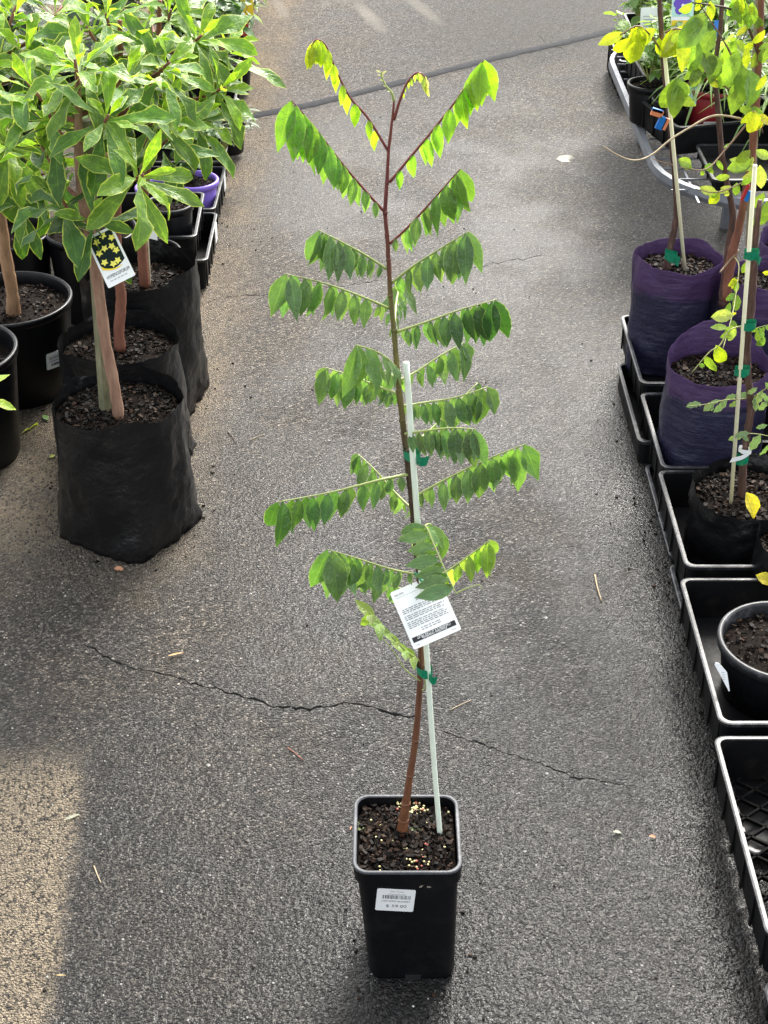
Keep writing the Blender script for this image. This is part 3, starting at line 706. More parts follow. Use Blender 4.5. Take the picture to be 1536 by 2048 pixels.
frond([(793, 664), (850, 645), (920, 620), (990, 600)], 0, -.03, 8, 34, 92, DARK, (.04, .10, .024))
frond([(794, 738), (775, 718), (745, 700), (712, 690)], 0, -.12, 6, 40, 104, DARK, MIDG, out=.5)
frond([(797, 788), (755, 772), (705, 752), (650, 735)], 0, .04, 7, 36, 76, DARK, MIDG)
frond([(797, 760), (775, 745), (760, 742), (740, 745)], .004, .09, 4, 40, 66, MIDG, MIDG, out=.5)
frond([(800, 760), (835, 742), (880, 712), (926, 686)], .004, .05, 6, 20, 70, MIDG, DARK)
frond([(806, 812), (850, 805), (910, 795), (975, 774)], .004, .03, 7, 30, 76, DARK, DARK)
frond([(813, 895), (858, 862), (905, 815), (955, 766)], .008, .12, 6, 36, 56, MIDG, DARK)
frond([(810, 868), (850, 862), (900, 856), (948, 858)], -.012, -.07, 8, 36, 78, DARK, DARK, out=.2)
frond([(827, 995), (880, 965), (960, 925), (1048, 889)], .004, -.02, 9, 34, 84, DARK, MIDG)
frond([(820, 948), (760, 960), (660, 985), (556, 1004)], 0, -.07, 9, 34, 82, DARK, (.07, .16, .035), thick=1.2)
frond([(826, 1020), (790, 985), (750, 940), (716, 908)], .004, .08, 6, 32, 62, MIDG, DARK)
frond([(837, 1150), (780, 1138), (715, 1117), (655, 1099)], -.004, -.07, 9, 24, 98, DARK, MIDG)
frond([(839, 1188), (800, 1177), (745, 1150), (690, 1128)], 0, .02, 7, 32, 56, MIDG, DARK)
frond([(838, 1085), (850, 1052), (868, 1090), (890, 1140), (912, 1186)], -.004, -.13, 8, 44, 64, MIDG, DARK, mode='across', rows=2, term=False, out=.3)
frond([(838, 1080), (848, 1055), (860, 1048), (876, 1062)], .004, .05, 5, 36, 58, MIDG, MIDG, out=.6)
frond([(840, 1170), (890, 1145), (940, 1110), (980, 1080)], .006, .02, 6, 24, 66, SICK, (.19, .30, .06))
frond([(840, 1322), (810, 1300), (775, 1265), (738, 1224)], -.002, -.05, 6, 36, 48, (.20, .32, .05), SICK, mode='flat', start=.15, out=.5)
for pts, st_n in (([(840, 1362), (810, 1338), (785, 1300), (757, 1268)], 'bare_stalk'), ([(912, 1187), (935, 1176), (958, 1170), (963, 1178)], 'dry_stalk'), ([(846, 1345), (850, 1362), (849, 1378), (843, 1380)], 'bare_stalk')):
    pp = [V(u, v_, tY(v_) - (.13 if u > 900 else .012)) for u, v_ in pts]; tube(st_n, pp, [.0011, .0006], M['greenstem'], star, 14, 5)

# stake, ties, tag
SB = G(880, 1672, .248)
sp = [SB, V(866, 1500, SB.y + .001), V(846, 1200, TB.y - .006), V(812, 725, tY(725) - .018)]
sk = tube('plant_stake', sp, [.0042, .0042, .0042, .0042], M['stake'], None, 40, 9); tag(sk, 'pale green plastic stake leaning beside the star fruit trunk', 'stake')
def tie_band(label, u, v_, Y, w, hgt, tail, mat='tie', tl=1.0, ang=-.2, cat='plant tie'):
    c = V(u, v_, Y); pm = pxm(c); o_ = thing('plant_tie', label, cat, c); vs = []; fs = []; n = 26; W_ = w * pm / 2; H_ = hgt * pm / 2
    for i in range(n):
        a = 2 * math.pi * i / n; x_, y_ = W_ * math.cos(a), .011 * math.sin(a); z_ = x_ * ang
        for s in (-1, 1): vs.append(Vector((x_, y_, z_ + s * H_ * (1 + .15 * math.sin(a * 3)))))
    for i in range(n): a = 2 * i; b = 2 * ((i + 1) % n); fs.append((a, b, b + 1, a + 1))
    obj('band', mesh('band', vs, fs, M[mat]), o_)
    if tail:
        vs = []; fs = []
        for i in range(7):
            t = i / 6; x_ = W_ * .5 + tail[0] * pm * t; z_ = W_ * .5 * ang - tail[1] * pm * t; y_ = -.0115 - .004 * math.sin(t * 4)
            for s in (-1, 1): vs.append(Vector((x_ + (.002 * s if i == 6 else 0), y_, z_ + s * H_ * 1.05)))
        for i in range(6): fs.append((2 * i, 2 * i + 2, 2 * i + 3, 2 * i + 1))
        obj('tail', mesh('tail', vs, fs, M[mat]), o_)
    return o_
tie_band('green tape tie holding the star fruit trunk to its stake near the top', 824, 908, tY(908) - .006, 34, 20, (24, 6))
tie_band('green tape tie at the lower star fruit trunk, below the care tag', 849, 1340, tY(1340) - .005, 32, 19, (16, 16), ang=-.35)
tw_ = thing('plant_tie', 'thin green tie holding the white care tag to the stake', 'plant tie', V(838, 1155, tY(1150) - .016))
tube('cord', [V(830, 1146, tY(1150) - .012), V(836, 1152, tY(1150) - .018), V(845, 1163, tY(1150) - .03), V(855, 1172, tY(1150) - .034)], [.002, .0024, .002, .0016], M['tie'], tw_, 12, 6)
tY_ = tY(1200) - .032
wz = tY_ * CP + (HC - V(860, 1220, tY_).z) * SP
C0 = Vector((0, 0, HC)); a0, a1, a2 = C0 + ray(828, 1300) * (wz - .012), C0 + ray(923, 1259) * (wz - .012), C0 + ray(797, 1180) * (wz + .012)
FT = frame_from(a0, a1, a2); tw0, th0 = (a1 - a0).length, (a2 - a0).length; TG = a0.copy()
ct = thing('care_tag', 'white printed care tag hanging upside down from the star fruit stake', 'plant tag', TG)
cd = card_shape('card', rrect(tw0, th0, .003, 3, tw0 / 2, th0 / 2), FT, .0006, M['white'], ct, TG, .0008)
card_shape('title_bar', [(tw0 * .05, th0 * .10), (tw0 * .95, th0 * .10), (tw0 * .95, th0 * .185), (tw0 * .05, th0 * .185)], FT, .0009, M['ink'], ct, TG)
lettering('CARAMBOLA or STAR FRUIT', .0062, FT, tw0 * .5, th0 * .163, .0012, M['white'], ct, TG, tw0 * .70, True)
lettering('Averrhoa carambola', .0056, FT, tw0 * .5, th0 * .122, .0012, M['white'], ct, TG, tw0 * .52, True)
rt = random.Random(3); bl = []
for row in [.24, .275, .33, .36, .39, .42, .47, .50, .53, .585, .615, .645, .72, .745]:
    full = row not in (.24, .275, .72, .745); x = .08 if full else .3; e = rt.uniform(.78, .93) if full else .72
    if row > .7: x, e = .42, .6
    while x < e: w = rt.uniform(.03, .10); bl.append((tw0 * x, th0 * row, tw0 * min(w, e - x), th0 * .013)); x += w + .02
for x in (.06, .16): bl.append((tw0 * x, th0 * .92, tw0 * .08, th0 * .008))
bl += [(tw0 * .06, th0 * .905, tw0 * .2, th0 * .006), (tw0 * .06, th0 * .865, tw0 * .5, th0 * .004), (tw0 * .08, th0 * .045, tw0 * .08, th0 * .008), (tw0 * .82, th0 * .05, tw0 * .1, th0 * .008)]
bars('small_print', bl, FT, .0010, M['grey_ink'], ct, TG)

# ------------------------------------------------------------------ left side: bags, pots and cream-edged trees
bagA = planter_bag('black planter bag nearest the camera on the left, full of bark chips', (-.606, 2.938, 0), .146, .345, .305, M['bag'], 1, rot=.55, sq=1.04, chips=800)
bagB = planter_bag('black planter bag just behind the nearest left one', (-.645, 3.235, 0), .146, .345, .300, M['bag'], 2, rot=.3, sq=1.04)
bagC = planter_bag('black planter bag third from the front, touching the left trays', (-.640, 3.560, 0), .150, .395, .330, M['bag'], 3, rot=.2, sq=1.04)
potD = round_pot('large black round pot with white barcode sticker at the left', (-1.005, 3.615, 0), .165, .135, .27, .235, M['black'], seed=4, chips=300)
potE = round_pot('black round pot cut by the left edge, in front of the stickered pot', (-1.075, 3.26, 0), .165, .135, .30, .25, M['black'], seed=5)
potF = round_pot('smaller black round pot behind the stickered one at far left', (-1.12, 4.06, 0), .14, .115, .27, .235, M['black'], seed=6)
potG = round_pot('black round pot in shade between the far left pot and bags', (-.86, 4.08, 0), .13, .11, .27, .235, M['black'], seed=7)
# barcode sticker on that pot
pc = loc_of(potD); ps = [V(u, v_, 3.615 - .15) for u, v_ in ((92, 740), (120, 731), (88, 709))]
ps = []
for (u, v_) in ((93, 740), (121, 730), (88, 710)):
    d = ray(u, v_); q = Vector((0, 0, HC)); a_ = d.x ** 2 + d.y ** 2; rad = .1525
    b_ = 2 * (d.x * (-pc.x) + d.y * (-pc.y)); c_ = pc.x ** 2 + pc.y ** 2 - rad ** 2; s = (-b_ - math.sqrt(max(0, b_ * b_ - 4 * a_ * c_))) / (2 * a_); ps.append(q + d * s)
FS = frame_from(*ps); w_, h_ = (ps[1] - ps[0]).length, (ps[2] - ps[0]).length
st = card_shape('price_sticker', rrect(w_, h_, .003, 3, w_ / 2, h_ / 2), FS, .004, M['white'], potD, pc, .003)
bars('barcode', [(w_ * (.15 + .07 * i), h_ * .58, w_ * .035, h_ * .2) for i in range(10)] + [(w_ * .15, h_ * .45, w_ * .7, h_ * .05), (w_ * .28, h_ * .18, w_ * .1, h_ * .16), (w_ * .42, h_ * .18, w_ * .4, h_ * .16)], FS, .0046, M['grey_ink'], st, pc)

VG = (.046, .118, .022); VG2 = (.070, .170, .028); VY = (.22, .38, .035); VOLD = (.026, .066, .016)
def rosette(parent, c, axis, n, L, young, seed, dark=0., spread=1.75, org=Vector((0, 0, 0)), mes=None, cols=None, droop=.25):
    rr = random.Random(seed); ax = axis.normalized(); e1 = ax.orthogonal().normalized(); e2 = ax.cross(e1)
    for k in range(n):
        t = k / max(1, n - 1); a = k * 2.39996 + rr.uniform(-.3, .3); el = .28 + (spread - .28) * t ** .8 + rr.uniform(-.15, .15)
        pr = e1 * math.cos(a) + e2 * math.sin(a); d = ax * math.cos(el) + pr * math.sin(el); d.z -= droop * t * rr.uniform(.5, 1.6)
        nn = ax * math.sin(el) - pr * math.cos(el)
        if nn.z < -.1: nn.z *= -.3
        nn += Vector((rr.uniform(-.3, .3), rr.uniform(-.3, .3), .2))
        p = c - ax * L * .30 * t + pr * .006
        l = L * (.55 + .55 * min(1, t * 2.2)) * rr.uniform(.82, 1.12)
        col = mixc(mixc(VY, VG2, min(1, t * 2.4)), VG, max(0, t * 1.6 - .6)) if cols is None else mixc(cols[0], cols[1], t)
        col = mixc(col, (.3, .42, .06), young * .35); col = mixc(col, VOLD, dark)
        if rr.random() < .005: col = (.40, .38, .03)
        kf = rr.uniform(.8, 1.25); place_leaf(rr.choice(mes or L_VAR), p, d, nn, l, tuple(x * kf for x in col), parent, 'leaf', org)
def vtree(name, label, trunk_px, Y, radii, barkm, shoots, seed, cat='tree', L=.135, Yt=None, fill=0, box=None):
    rr = random.Random(seed); tp = [V(u, v_, Y + ((Yt if Yt else Y) - Y) * i / (len(trunk_px) - 1)) for i, (u, v_) in enumerate(trunk_px)]
    t = thing(name, label, cat, tp[0]); tube('trunk', tp, radii, M[barkm], t, 40, 9, .25)
    full = crom(tp, 60)
    sh = [(*s, 0) if len(s) == 5 else s for s in shoots]
    if box:
        for k in range(fill): sh.append((rr.uniform(box[0], box[1]), rr.uniform(box[2], box[3]), rr.uniform(box[4], box[5]), rr.randint(10, 13), 0, rr.uniform(.1, .6)))
    for k, (u, v_, Ys, n, young, dark) in enumerate(sh):
        c = V(u, v_, Ys); 
        j = min(range(20, 61), key=lambda q: (full[q] - c).length + max(0, full[q].z - c.z + .05) * 2.5); a = full[j]
        out = (c - a); ax = Vector((out.x, out.y, 0)) * 1.1 + UP * max(.20, out.length * .9) + Vector((rr.uniform(-.05, .05), rr.uniform(-.12, 0), 0))
        if out.length < .04: a = a - UP * .05
        st_ = thing_part(t, a, c, ax, barkm)
        rosette(st_, c, ax, n + 1, L * rr.uniform(.9, 1.1), young, seed * 100 + k, dark, org=a)
    return t
def thing_part(t, a, c, ax, barkm):
    m = a.lerp(c, .55) - UP * .02; path = crom([a - a, m - a, c - a + ax.normalized() * .01], 10)
    v, f = tube_data(path, lerpl([.0065, .0045, .003], 10), 6, .2); return obj('shoot', mesh('shoot', v, f, M['barkred']), t, a - loc_of(t))
vtree('variegated_tree', 'cream-edged broadleaf tree with pale trunk in the nearest left bag', [(238, 838), (230, 780), (212, 690), (200, 600), (185, 500), (170, 410), (160, 330), (157, 250), (155, 150)], 2.905, [.0135, .0125, .012, .0125, .013, .013, .012, .009, .005], 'barkpink',
      [(153, 128, 2.92, 17, .55), (283, 352, 2.84, 15, .6), (95, 225, 2.95, 12, .1), (215, 235, 2.86, 12, .15), (120, 395, 2.90, 10, 0, .5), (250, 150, 3.0, 12, .2), (60, 170, 3.0, 11, .1), (185, 440, 2.85, 7, 0, .5)], 1, L=.130, Yt=2.93,
      fill=2, box=(60, 260, 130, 330, 2.95, 3.1))
vtree('variegated_tree', 'cream-edged broadleaf tree in the second black bag on the left', [(240, 700), (238, 650), (242, 600), (236, 540), (232, 470), (235, 350), (240, 200), (240, 40)], 3.23, [.0135, .013, .0125, .012, .011, .010, .008, .005], 'barkred',
      [(318, 236, 3.12, 14, .35), (270, 80, 3.2, 14, .3), (210, 30, 3.22, 13, .3), (335, 130, 3.15, 13, .2), (175, 60, 3.25, 12, .1, .2)], 2, L=.126, fill=3, box=(150, 340, 10, 300, 3.2, 3.4))
vtree('variegated_tree', 'cream-edged broadleaf tree in the third black bag beside the trays', [(290, 575), (285, 520), (283, 470), (290, 380), (300, 250), (315, 100), (320, 0)], 3.53, [.013, .013, .012, .011, .009, .007, .005], 'barkred',
      [(445, 178, 3.42, 16, .45), (340, 25, 3.5, 14, .35), (400, 75, 3.45, 13, .4), (395, 235, 3.42, 11, .2), (455, 95, 3.55, 9, .3), (380, 150, 3.5, 11, .1, .2), (300, 150, 3.6, 10, 0, .3)], 3, L=.126, fill=3, box=(290, 420, 10, 240, 3.5, 3.75))
vtree('variegated_tree', 'cream-edged broadleaf tree with forked tan trunk at far left', [(28, 640), (24, 580), (14, 520), (2, 440), (-8, 350), (-12, 200), (-15, 60)], 3.58, [.021, .016, .015, .014, .011, .008, .005], 'barktan',
      [(16, 290, 3.20, 16, .55), (-20, 120, 3.35, 14, .3), (50, 105, 3.4, 14, .2), (85, 350, 3.4, 11, .1, .2), (40, 400, 3.3, 11, .1, .35), (-30, 330, 3.3, 12, .3), (30, 20, 3.5, 13, .1)], 4, L=.130, Yt=3.45, fill=4, box=(-40, 130, 10, 380, 3.45, 3.75))
sd_ = bpy.data.objects['variegated_tree.003']
tube('forked_trunk', [V(28, 600, 3.57), V(12, 545, 3.58), V(2, 490, 3.6), V(-20, 420, 3.62)], [.012, .011, .010], M['barktan'], sd_, 14, 8, .2)
# treated timber stakes
def stake(name, label, p0, p1, w, mat, r=None):
    ax = (p1 - p0); L = ax.length; q = ax.to_track_quat('Z', 'Y').to_matrix().to_4x4()
    mb = MB()
    if r: v, f = tube_data([p0 - p0, (p1 - p0) * .5, p1 - p0], [r] * 3, 8); mb.add((v, f))
    else: mb.add(([q @ v for v in box_data(0, 0, L / 2, w, w, L)[0]], box_data(0, 0, 0, 1, 1, 1)[1]))
    o = mb.build(name, M[mat], None, p0, smooth=bool(r)); return tag(o, label, 'stake')
stake('timber_stake', 'grey-green timber stake behind the nearest left trunk', G(212, 832, .30), V(172, 240, 2.96), .020, 'greenstake')
stake('timber_stake', 'thin weathered stake beside the third left trunk', V(298, 585, 3.55), V(282, 300, 3.6), .012, 'woodstake')
# picture tag on the second trunk
wz = 2.83 * CP + (HC - V(235, 520, 2.83).z) * SP
tb = [C0 + ray(217, 577) * (wz - .012), C0 + ray(271, 550) * (wz - .012), C0 + ray(195, 468) * (wz + .012)]; FP = frame_from(*tb); pw, ph_ = (tb[1] - tb[0]).length, (tb[2] - tb[0]).length; PO = tb[0].copy()
pt = thing('picture_tag', 'white plant tag printed with yellow flowers on the nearest left tree', 'plant tag', PO)
card_shape('card', rrect(pw, ph_, .003, 3, pw / 2, ph_ / 2), FP, 0, M['white'], pt, PO, .0008)
card_shape('photo_print', [(pw * .08, ph_ * .36)] + [(pw * (.08 + .84 * i / 10), ph_ * (.36 - .08 * math.sin(i / 10 * 3.14))) for i in range(1, 11)] + [(pw * .92, ph_ * .95), (pw * .08, ph_ * .95)], FP, .0003, M['darkprint'], pt, PO)
card_shape('swoosh', [(pw * .08, ph_ * .42), (pw * .08, ph_ * .34)] + [(pw * (.08 + .7 * i / 8), ph_ * (.34 - .09 * math.sin(i / 8 * 2.4))) for i in range(1, 9)] + [(pw * (.78 - .6 * i / 8), ph_ * (.29 - .025 * math.sin(i / 8 * 3.1) + .06 * (i / 8) ** 2)) for i in range(1, 9)], FP, .0006, M['yellow'], pt, PO)
for fx, fy in [(.3, .84), (.22, .64), (.45, .68), (.78, .56), (.7, .66), (.25, .45), (.5, .36), (.68, .38), (.58, .9), (.82, .8)]:
    card_shape('flower_print', [(pw * fx + .0085 * (1 if i % 2 else .55) * math.cos(i * .628), ph_ * fy + .0085 * (1 if i % 2 else .55) * math.sin(i * .628)) for i in range(10)], FP, .0006, M['lemon'], pt, PO)
lettering('HYMENOSPORUM', .011, FP, pw * .52, ph_ * .17, .0008, M['ink'], pt, PO, pw * .82)
bars('small_print', [(pw * (.16 + .13 * i), ph_ * .085, pw * .10, ph_ * .018) for i in range(5)], FP, .0006, M['pale_ink'], pt, PO)

# trays and small pots going back along the left
lt = [(4.22, 4.60), (4.63, 5.02), (5.06, 5.46), (5.50, 5.90), (5.94, 6.34), (6.38, 6.78), (6.82, 7.22), (7.26, 7.66)]
ordn = ['nearest', 'second', 'third', 'fourth', 'fifth', 'sixth', 'seventh', 'farthest']
for i, (a, b) in enumerate(lt):
    xe = -.545 - .012 * i
    tray('black plastic plant tray on the left, %s of the receding row' % ordn[i], xe - .40, a, xe, b, .0, .105, slots=True, rot=R.uniform(-.015, .015))
tray('black tray stacked crooked on the nearest left tray', -.965, 4.20, -.575, 4.56, .095, .19, rot=.03)
for i, (u, v_, Y) in enumerate([(392, 492, 4.5), (437, 385, 4.95), (452, 290, 5.6), (466, 250, 6.0), (478, 160, 6.6), (497, 70, 7.2)]):
    p = Vector((-.542 - .012 * (i + .5), Y, .055)); mb = MB().box(0, 0, 0, .002, .05, .055)
    tag(mb.build('shelf_label', M['white'], None, p + Vector((.004, 0, .02))), 'white shelf label on the %s left tray side' % ordn[min(i, 6)], 'label')
def small_pot(u, v_, z, rt, rb, h, mat, label, seed, chips=70, name='round_pot'):
    c = G(u, v_, z + h); c.z = z; return round_pot(label, c, rt, rb, h, h * .86, M[mat], seed=seed, chips=chips, name=name)
small_pot(388, 358, .02, .078, .060, .135, 'purple', 'lilac plastic pot in the left tray row, the fuller one', 21)
small_pot(312, 372, .02, .066, .052, .125, 'purple', 'lilac plastic pot half hidden behind leaves, left of the other', 22)
small_pot(338, 405, .10, .070, .058, .16, 'black', 'slim black round pot standing in the stacked left tray', 23, 60)
small_pot(300, 500, .02, .085, .07, .20, 'black', 'black round pot behind the third left bag', 24, 80)
small_pot(455, 235, .02, .066, .052, .13, 'black', 'black pot in the third left tray under the shrub', 25, 50)
small_pot(470, 120, .02, .066, .052, .13, 'black', 'black pot in the sixth left tray', 26, 40)

# generic shrub: stems with leaves along them
def shrub(name, label, base, h, spread, nst, nl, L, mes, c0, c1, seed, cat='plant', stem='greentwig', droop=.2, rad=.002, up=1.0):
    rr = random.Random(seed); t = thing(name, label, cat, base)
    for s in range(nst):
        a = rr.random() * 6.28; r = spread * math.sqrt(rr.random()); hh = h * rr.uniform(.65, 1.05) * up
        tip = Vector((r * math.cos(a), r * math.sin(a), hh)); mid = tip * .5 + Vector((rr.uniform(-.02, .02), rr.uniform(-.02, .02), hh * .08))
        path = crom([Vector((0, 0, 0)), mid, tip], 12); v, f = tube_data(path, lerpl([rad * 1.6, rad, rad * .6], 12), 5)
        st_ = obj('stem', mesh('stem', v, f, M[stem]), t)
        for k in range(nl):
            q = rr.uniform(.25, 1) * 12; i = min(int(q), 11); p = path[i].lerp(path[i + 1], q - i); b = rr.random() * 6.28
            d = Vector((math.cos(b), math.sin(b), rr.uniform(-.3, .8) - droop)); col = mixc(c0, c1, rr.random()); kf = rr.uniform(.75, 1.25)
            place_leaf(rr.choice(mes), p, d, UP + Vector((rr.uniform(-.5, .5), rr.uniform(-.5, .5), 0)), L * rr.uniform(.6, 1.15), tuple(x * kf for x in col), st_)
    return t
SG = (.05, .11, .03); SG2 = (.10, .20, .05); SGL = (.22, .34, .08)
shrub('shrub', 'small green shrub in the fuller lilac pot', G(385, 358, .13), .22, .12, 7, 16, .05, L_SHRUB, SG, SG2, 31)
shrub('shrub', 'grey narrow-leaved shrub leaning over the lane from the third left tray', G(450, 300, .12), .20, .16, 6, 16, .075, L_NARROW, (.12, .18, .10), (.20, .26, .16), 32)
shrub('shrub', 'dark green shrub in the fourth left tray', G(420, 200, .12), .45, .22, 9, 20, .07, L_SHRUB, SG, SG2, 33)
shrub('shrub', 'dark green shrub in the fifth left tray', G(440, 150, .12), .45, .22, 9, 20, .07, L_SHRUB, SG, SG2, 34)
shrub('shrub', 'grey-green narrow-leaved shrub with tips over the lane at top left', G(490, 75, .12), .25, .2, 8, 20, .085, L_NARROW, (.16, .24, .15), (.26, .34, .22), 35)
shrub('shrub', 'bright green shrub at the top left in the seventh tray', G(455, 55, .12), .40, .22, 9, 20, .075, L_SHRUB, SG2, SGL, 36)
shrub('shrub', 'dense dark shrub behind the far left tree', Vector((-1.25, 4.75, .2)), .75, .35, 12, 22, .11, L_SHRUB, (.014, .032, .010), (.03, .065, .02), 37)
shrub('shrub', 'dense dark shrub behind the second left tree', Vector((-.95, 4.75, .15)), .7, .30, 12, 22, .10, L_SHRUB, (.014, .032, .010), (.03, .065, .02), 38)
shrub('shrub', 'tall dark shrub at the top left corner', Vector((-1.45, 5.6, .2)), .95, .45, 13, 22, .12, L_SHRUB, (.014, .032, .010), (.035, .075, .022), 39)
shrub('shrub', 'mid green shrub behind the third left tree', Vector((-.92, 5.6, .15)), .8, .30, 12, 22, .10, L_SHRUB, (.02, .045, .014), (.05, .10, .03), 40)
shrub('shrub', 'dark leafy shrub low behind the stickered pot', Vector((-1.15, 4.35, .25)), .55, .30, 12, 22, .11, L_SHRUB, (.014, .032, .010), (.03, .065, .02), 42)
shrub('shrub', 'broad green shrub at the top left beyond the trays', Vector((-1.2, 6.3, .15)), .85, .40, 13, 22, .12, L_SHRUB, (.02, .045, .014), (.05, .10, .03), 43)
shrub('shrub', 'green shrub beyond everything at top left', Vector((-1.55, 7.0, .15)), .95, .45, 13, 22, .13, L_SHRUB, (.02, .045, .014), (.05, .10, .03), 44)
shrub('shrub', 'mid green shrub at the back of the left row', Vector((-.95, 6.6, .15)), .8, .30, 12, 22, .10, L_SHRUB, (.02, .045, .014), (.05, .10, .03), 41)
def small_card(label, u, v_, Y, w, h, mat, extra=None, rotz=0, name='plant_label'):
    c = V(u, v_, Y); pm = pxm(c); ex = Vector((math.cos(rotz), math.sin(rotz), 0)); ey = (UP * .95 + Vector((0, .3, 0))).normalized(); fr = (c, ex, ey, ex.cross(ey))
    t = thing(name, label, 'plant tag', c); w *= pm; h *= pm
    card_shape('card', rrect(w, h, min(w, h) * .12, 3, 0, h / 2), fr, 0, M[mat], t, c, .001)
    if extra: extra(t, fr, w, h, c)
    return t
small_card('bright yellow plant label at the top left', 490, 34, 6.1, 34, 52, 'yellow')
small_card('red plant label below the yellow one at top left', 486, 72, 6.0, 24, 40, 'red')
small_card('white label half hidden in leaves by the left tray', 300, 485, 3.95, 30, 28, 'white')

# foreground leaf poking in at the left edge, and the plant it belongs to
fp = thing('leafy_plant', 'bright green leaf tip poking in from the left edge', 'plant', V(-70, 800, 2.3))
ft = tube('stem', [V(-70, 900, 2.3), V(-65, 850, 2.3), V(-60, 795, 2.3)], [.003, .002], M['greentwig'], fp, 8, 6)
for k, a in enumerate((-.1, .9, 2.2, 3.4, 4.8)):
    place_leaf(L_VAR[k], V(-62, 795, 2.3) - loc_of(fp), Vector((math.cos(a), math.sin(a) * .6, -.15 if k == 0 else .4)), UP, .085, (.24, .36, .04), ft, 'leaf')

# ------------------------------------------------------------------ right side: trays
rt_ = [('black tray holding the two rear purple bags', 3.36, 3.755, .055, .150, .672), ('black tray holding the front purple bag', 2.985, 3.352, .026, .128, .672),
       ('black tray holding the creased black bags on the right', 2.585, 2.975, .026, .128, .660), ('black tray holding the round pot at the right edge', 2.085, 2.545, .026, .128, .640)]
for lb, a, b, z0, z1, x0 in rt_: tray(lb, x0 - .012, a, x0 + .40, b, z0, z1)
tray('empty black tray with lattice floor at the lower right', .610, 1.585, 1.02, 2.055, .020, .125, lattice=True)
for i, (a, b, x0) in enumerate([(3.20, 3.62, .640), (2.76, 3.17, .655), (2.30, 2.74, .648), (1.86, 2.29, .646)]):
    tray('flattened lower tray under the right row, %s from the back' % ['first', 'second', 'third', 'fourth'][i], x0, a, x0 + .4, b, .0, .024 if i else .07, taper=.006)
tray('black tray cut by the bottom right corner', .605, 1.18, .95, 1.555, .0, .06)

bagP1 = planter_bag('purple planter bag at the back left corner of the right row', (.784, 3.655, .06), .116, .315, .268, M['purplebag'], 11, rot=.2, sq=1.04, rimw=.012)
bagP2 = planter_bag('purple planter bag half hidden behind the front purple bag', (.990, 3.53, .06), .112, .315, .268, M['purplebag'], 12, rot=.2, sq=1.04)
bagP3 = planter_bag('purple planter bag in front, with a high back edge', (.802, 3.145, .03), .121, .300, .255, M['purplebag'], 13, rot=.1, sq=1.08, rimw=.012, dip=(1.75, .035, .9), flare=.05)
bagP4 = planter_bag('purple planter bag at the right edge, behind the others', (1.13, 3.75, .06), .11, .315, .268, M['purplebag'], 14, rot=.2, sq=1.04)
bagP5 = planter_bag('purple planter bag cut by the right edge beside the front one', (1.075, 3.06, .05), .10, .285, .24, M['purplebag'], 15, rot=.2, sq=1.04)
bagK1 = planter_bag('creased black bag with torn lip in the right tray', (.815, 2.785, .03), .122, .178, .140, M['bag'], 16, rot=.5, sq=1.05, rimw=.022, crk=1.9, dip=(-1.7, -.018, .7))
bagK2 = planter_bag('black bag at the right edge in front of the creased bag', (.895, 2.605, .03), .095, .150, .125, M['bag'], 17, rot=.4, sq=1.05, rimw=.02, crk=1.8)
potR = round_pot('black round pot with thick rim at the right edge', (.784, 2.29, .032), .120, .100, .135, .105, M['black'], seed=18, chips=300, rimmat=M['rim'])
bagP6 = planter_bag('dark purple bag sitting in the lattice tray at the right edge', (.785, 1.78, .035), .10, .15, .12, M['purplebag'], 19, rot=.2, sq=1.05, chips=100)
# hanging white tag on the tray
tgp = V(1446, 1352, 2.19); tg = thing('price_tag', 'white hanging tag beside the round pot at right', 'plant tag', tgp)
fr = (tgp, Vector((.98, -.1, 0)).normalized(), (UP * .9 + Vector((-.15, .4, 0))).normalized(), Vector((0, -1, .3)).normalized()); pm = pxm(tgp)
card_shape('card', [(x_ * pm, y_ * pm) for x_, y_ in [(-3, -4), (8, -32), (10, -30), (9, 8), (-4, 26), (-12, 28), (-14, 22)]], fr, 0, M['white'], tg, tgp, .001)
bars('print', [(-2 * pm, k * pm, 6 * pm, 1.2 * pm) for k in (-8, -3, 2, 7)], fr, .0006, M['pale_ink'], tg, tgp)

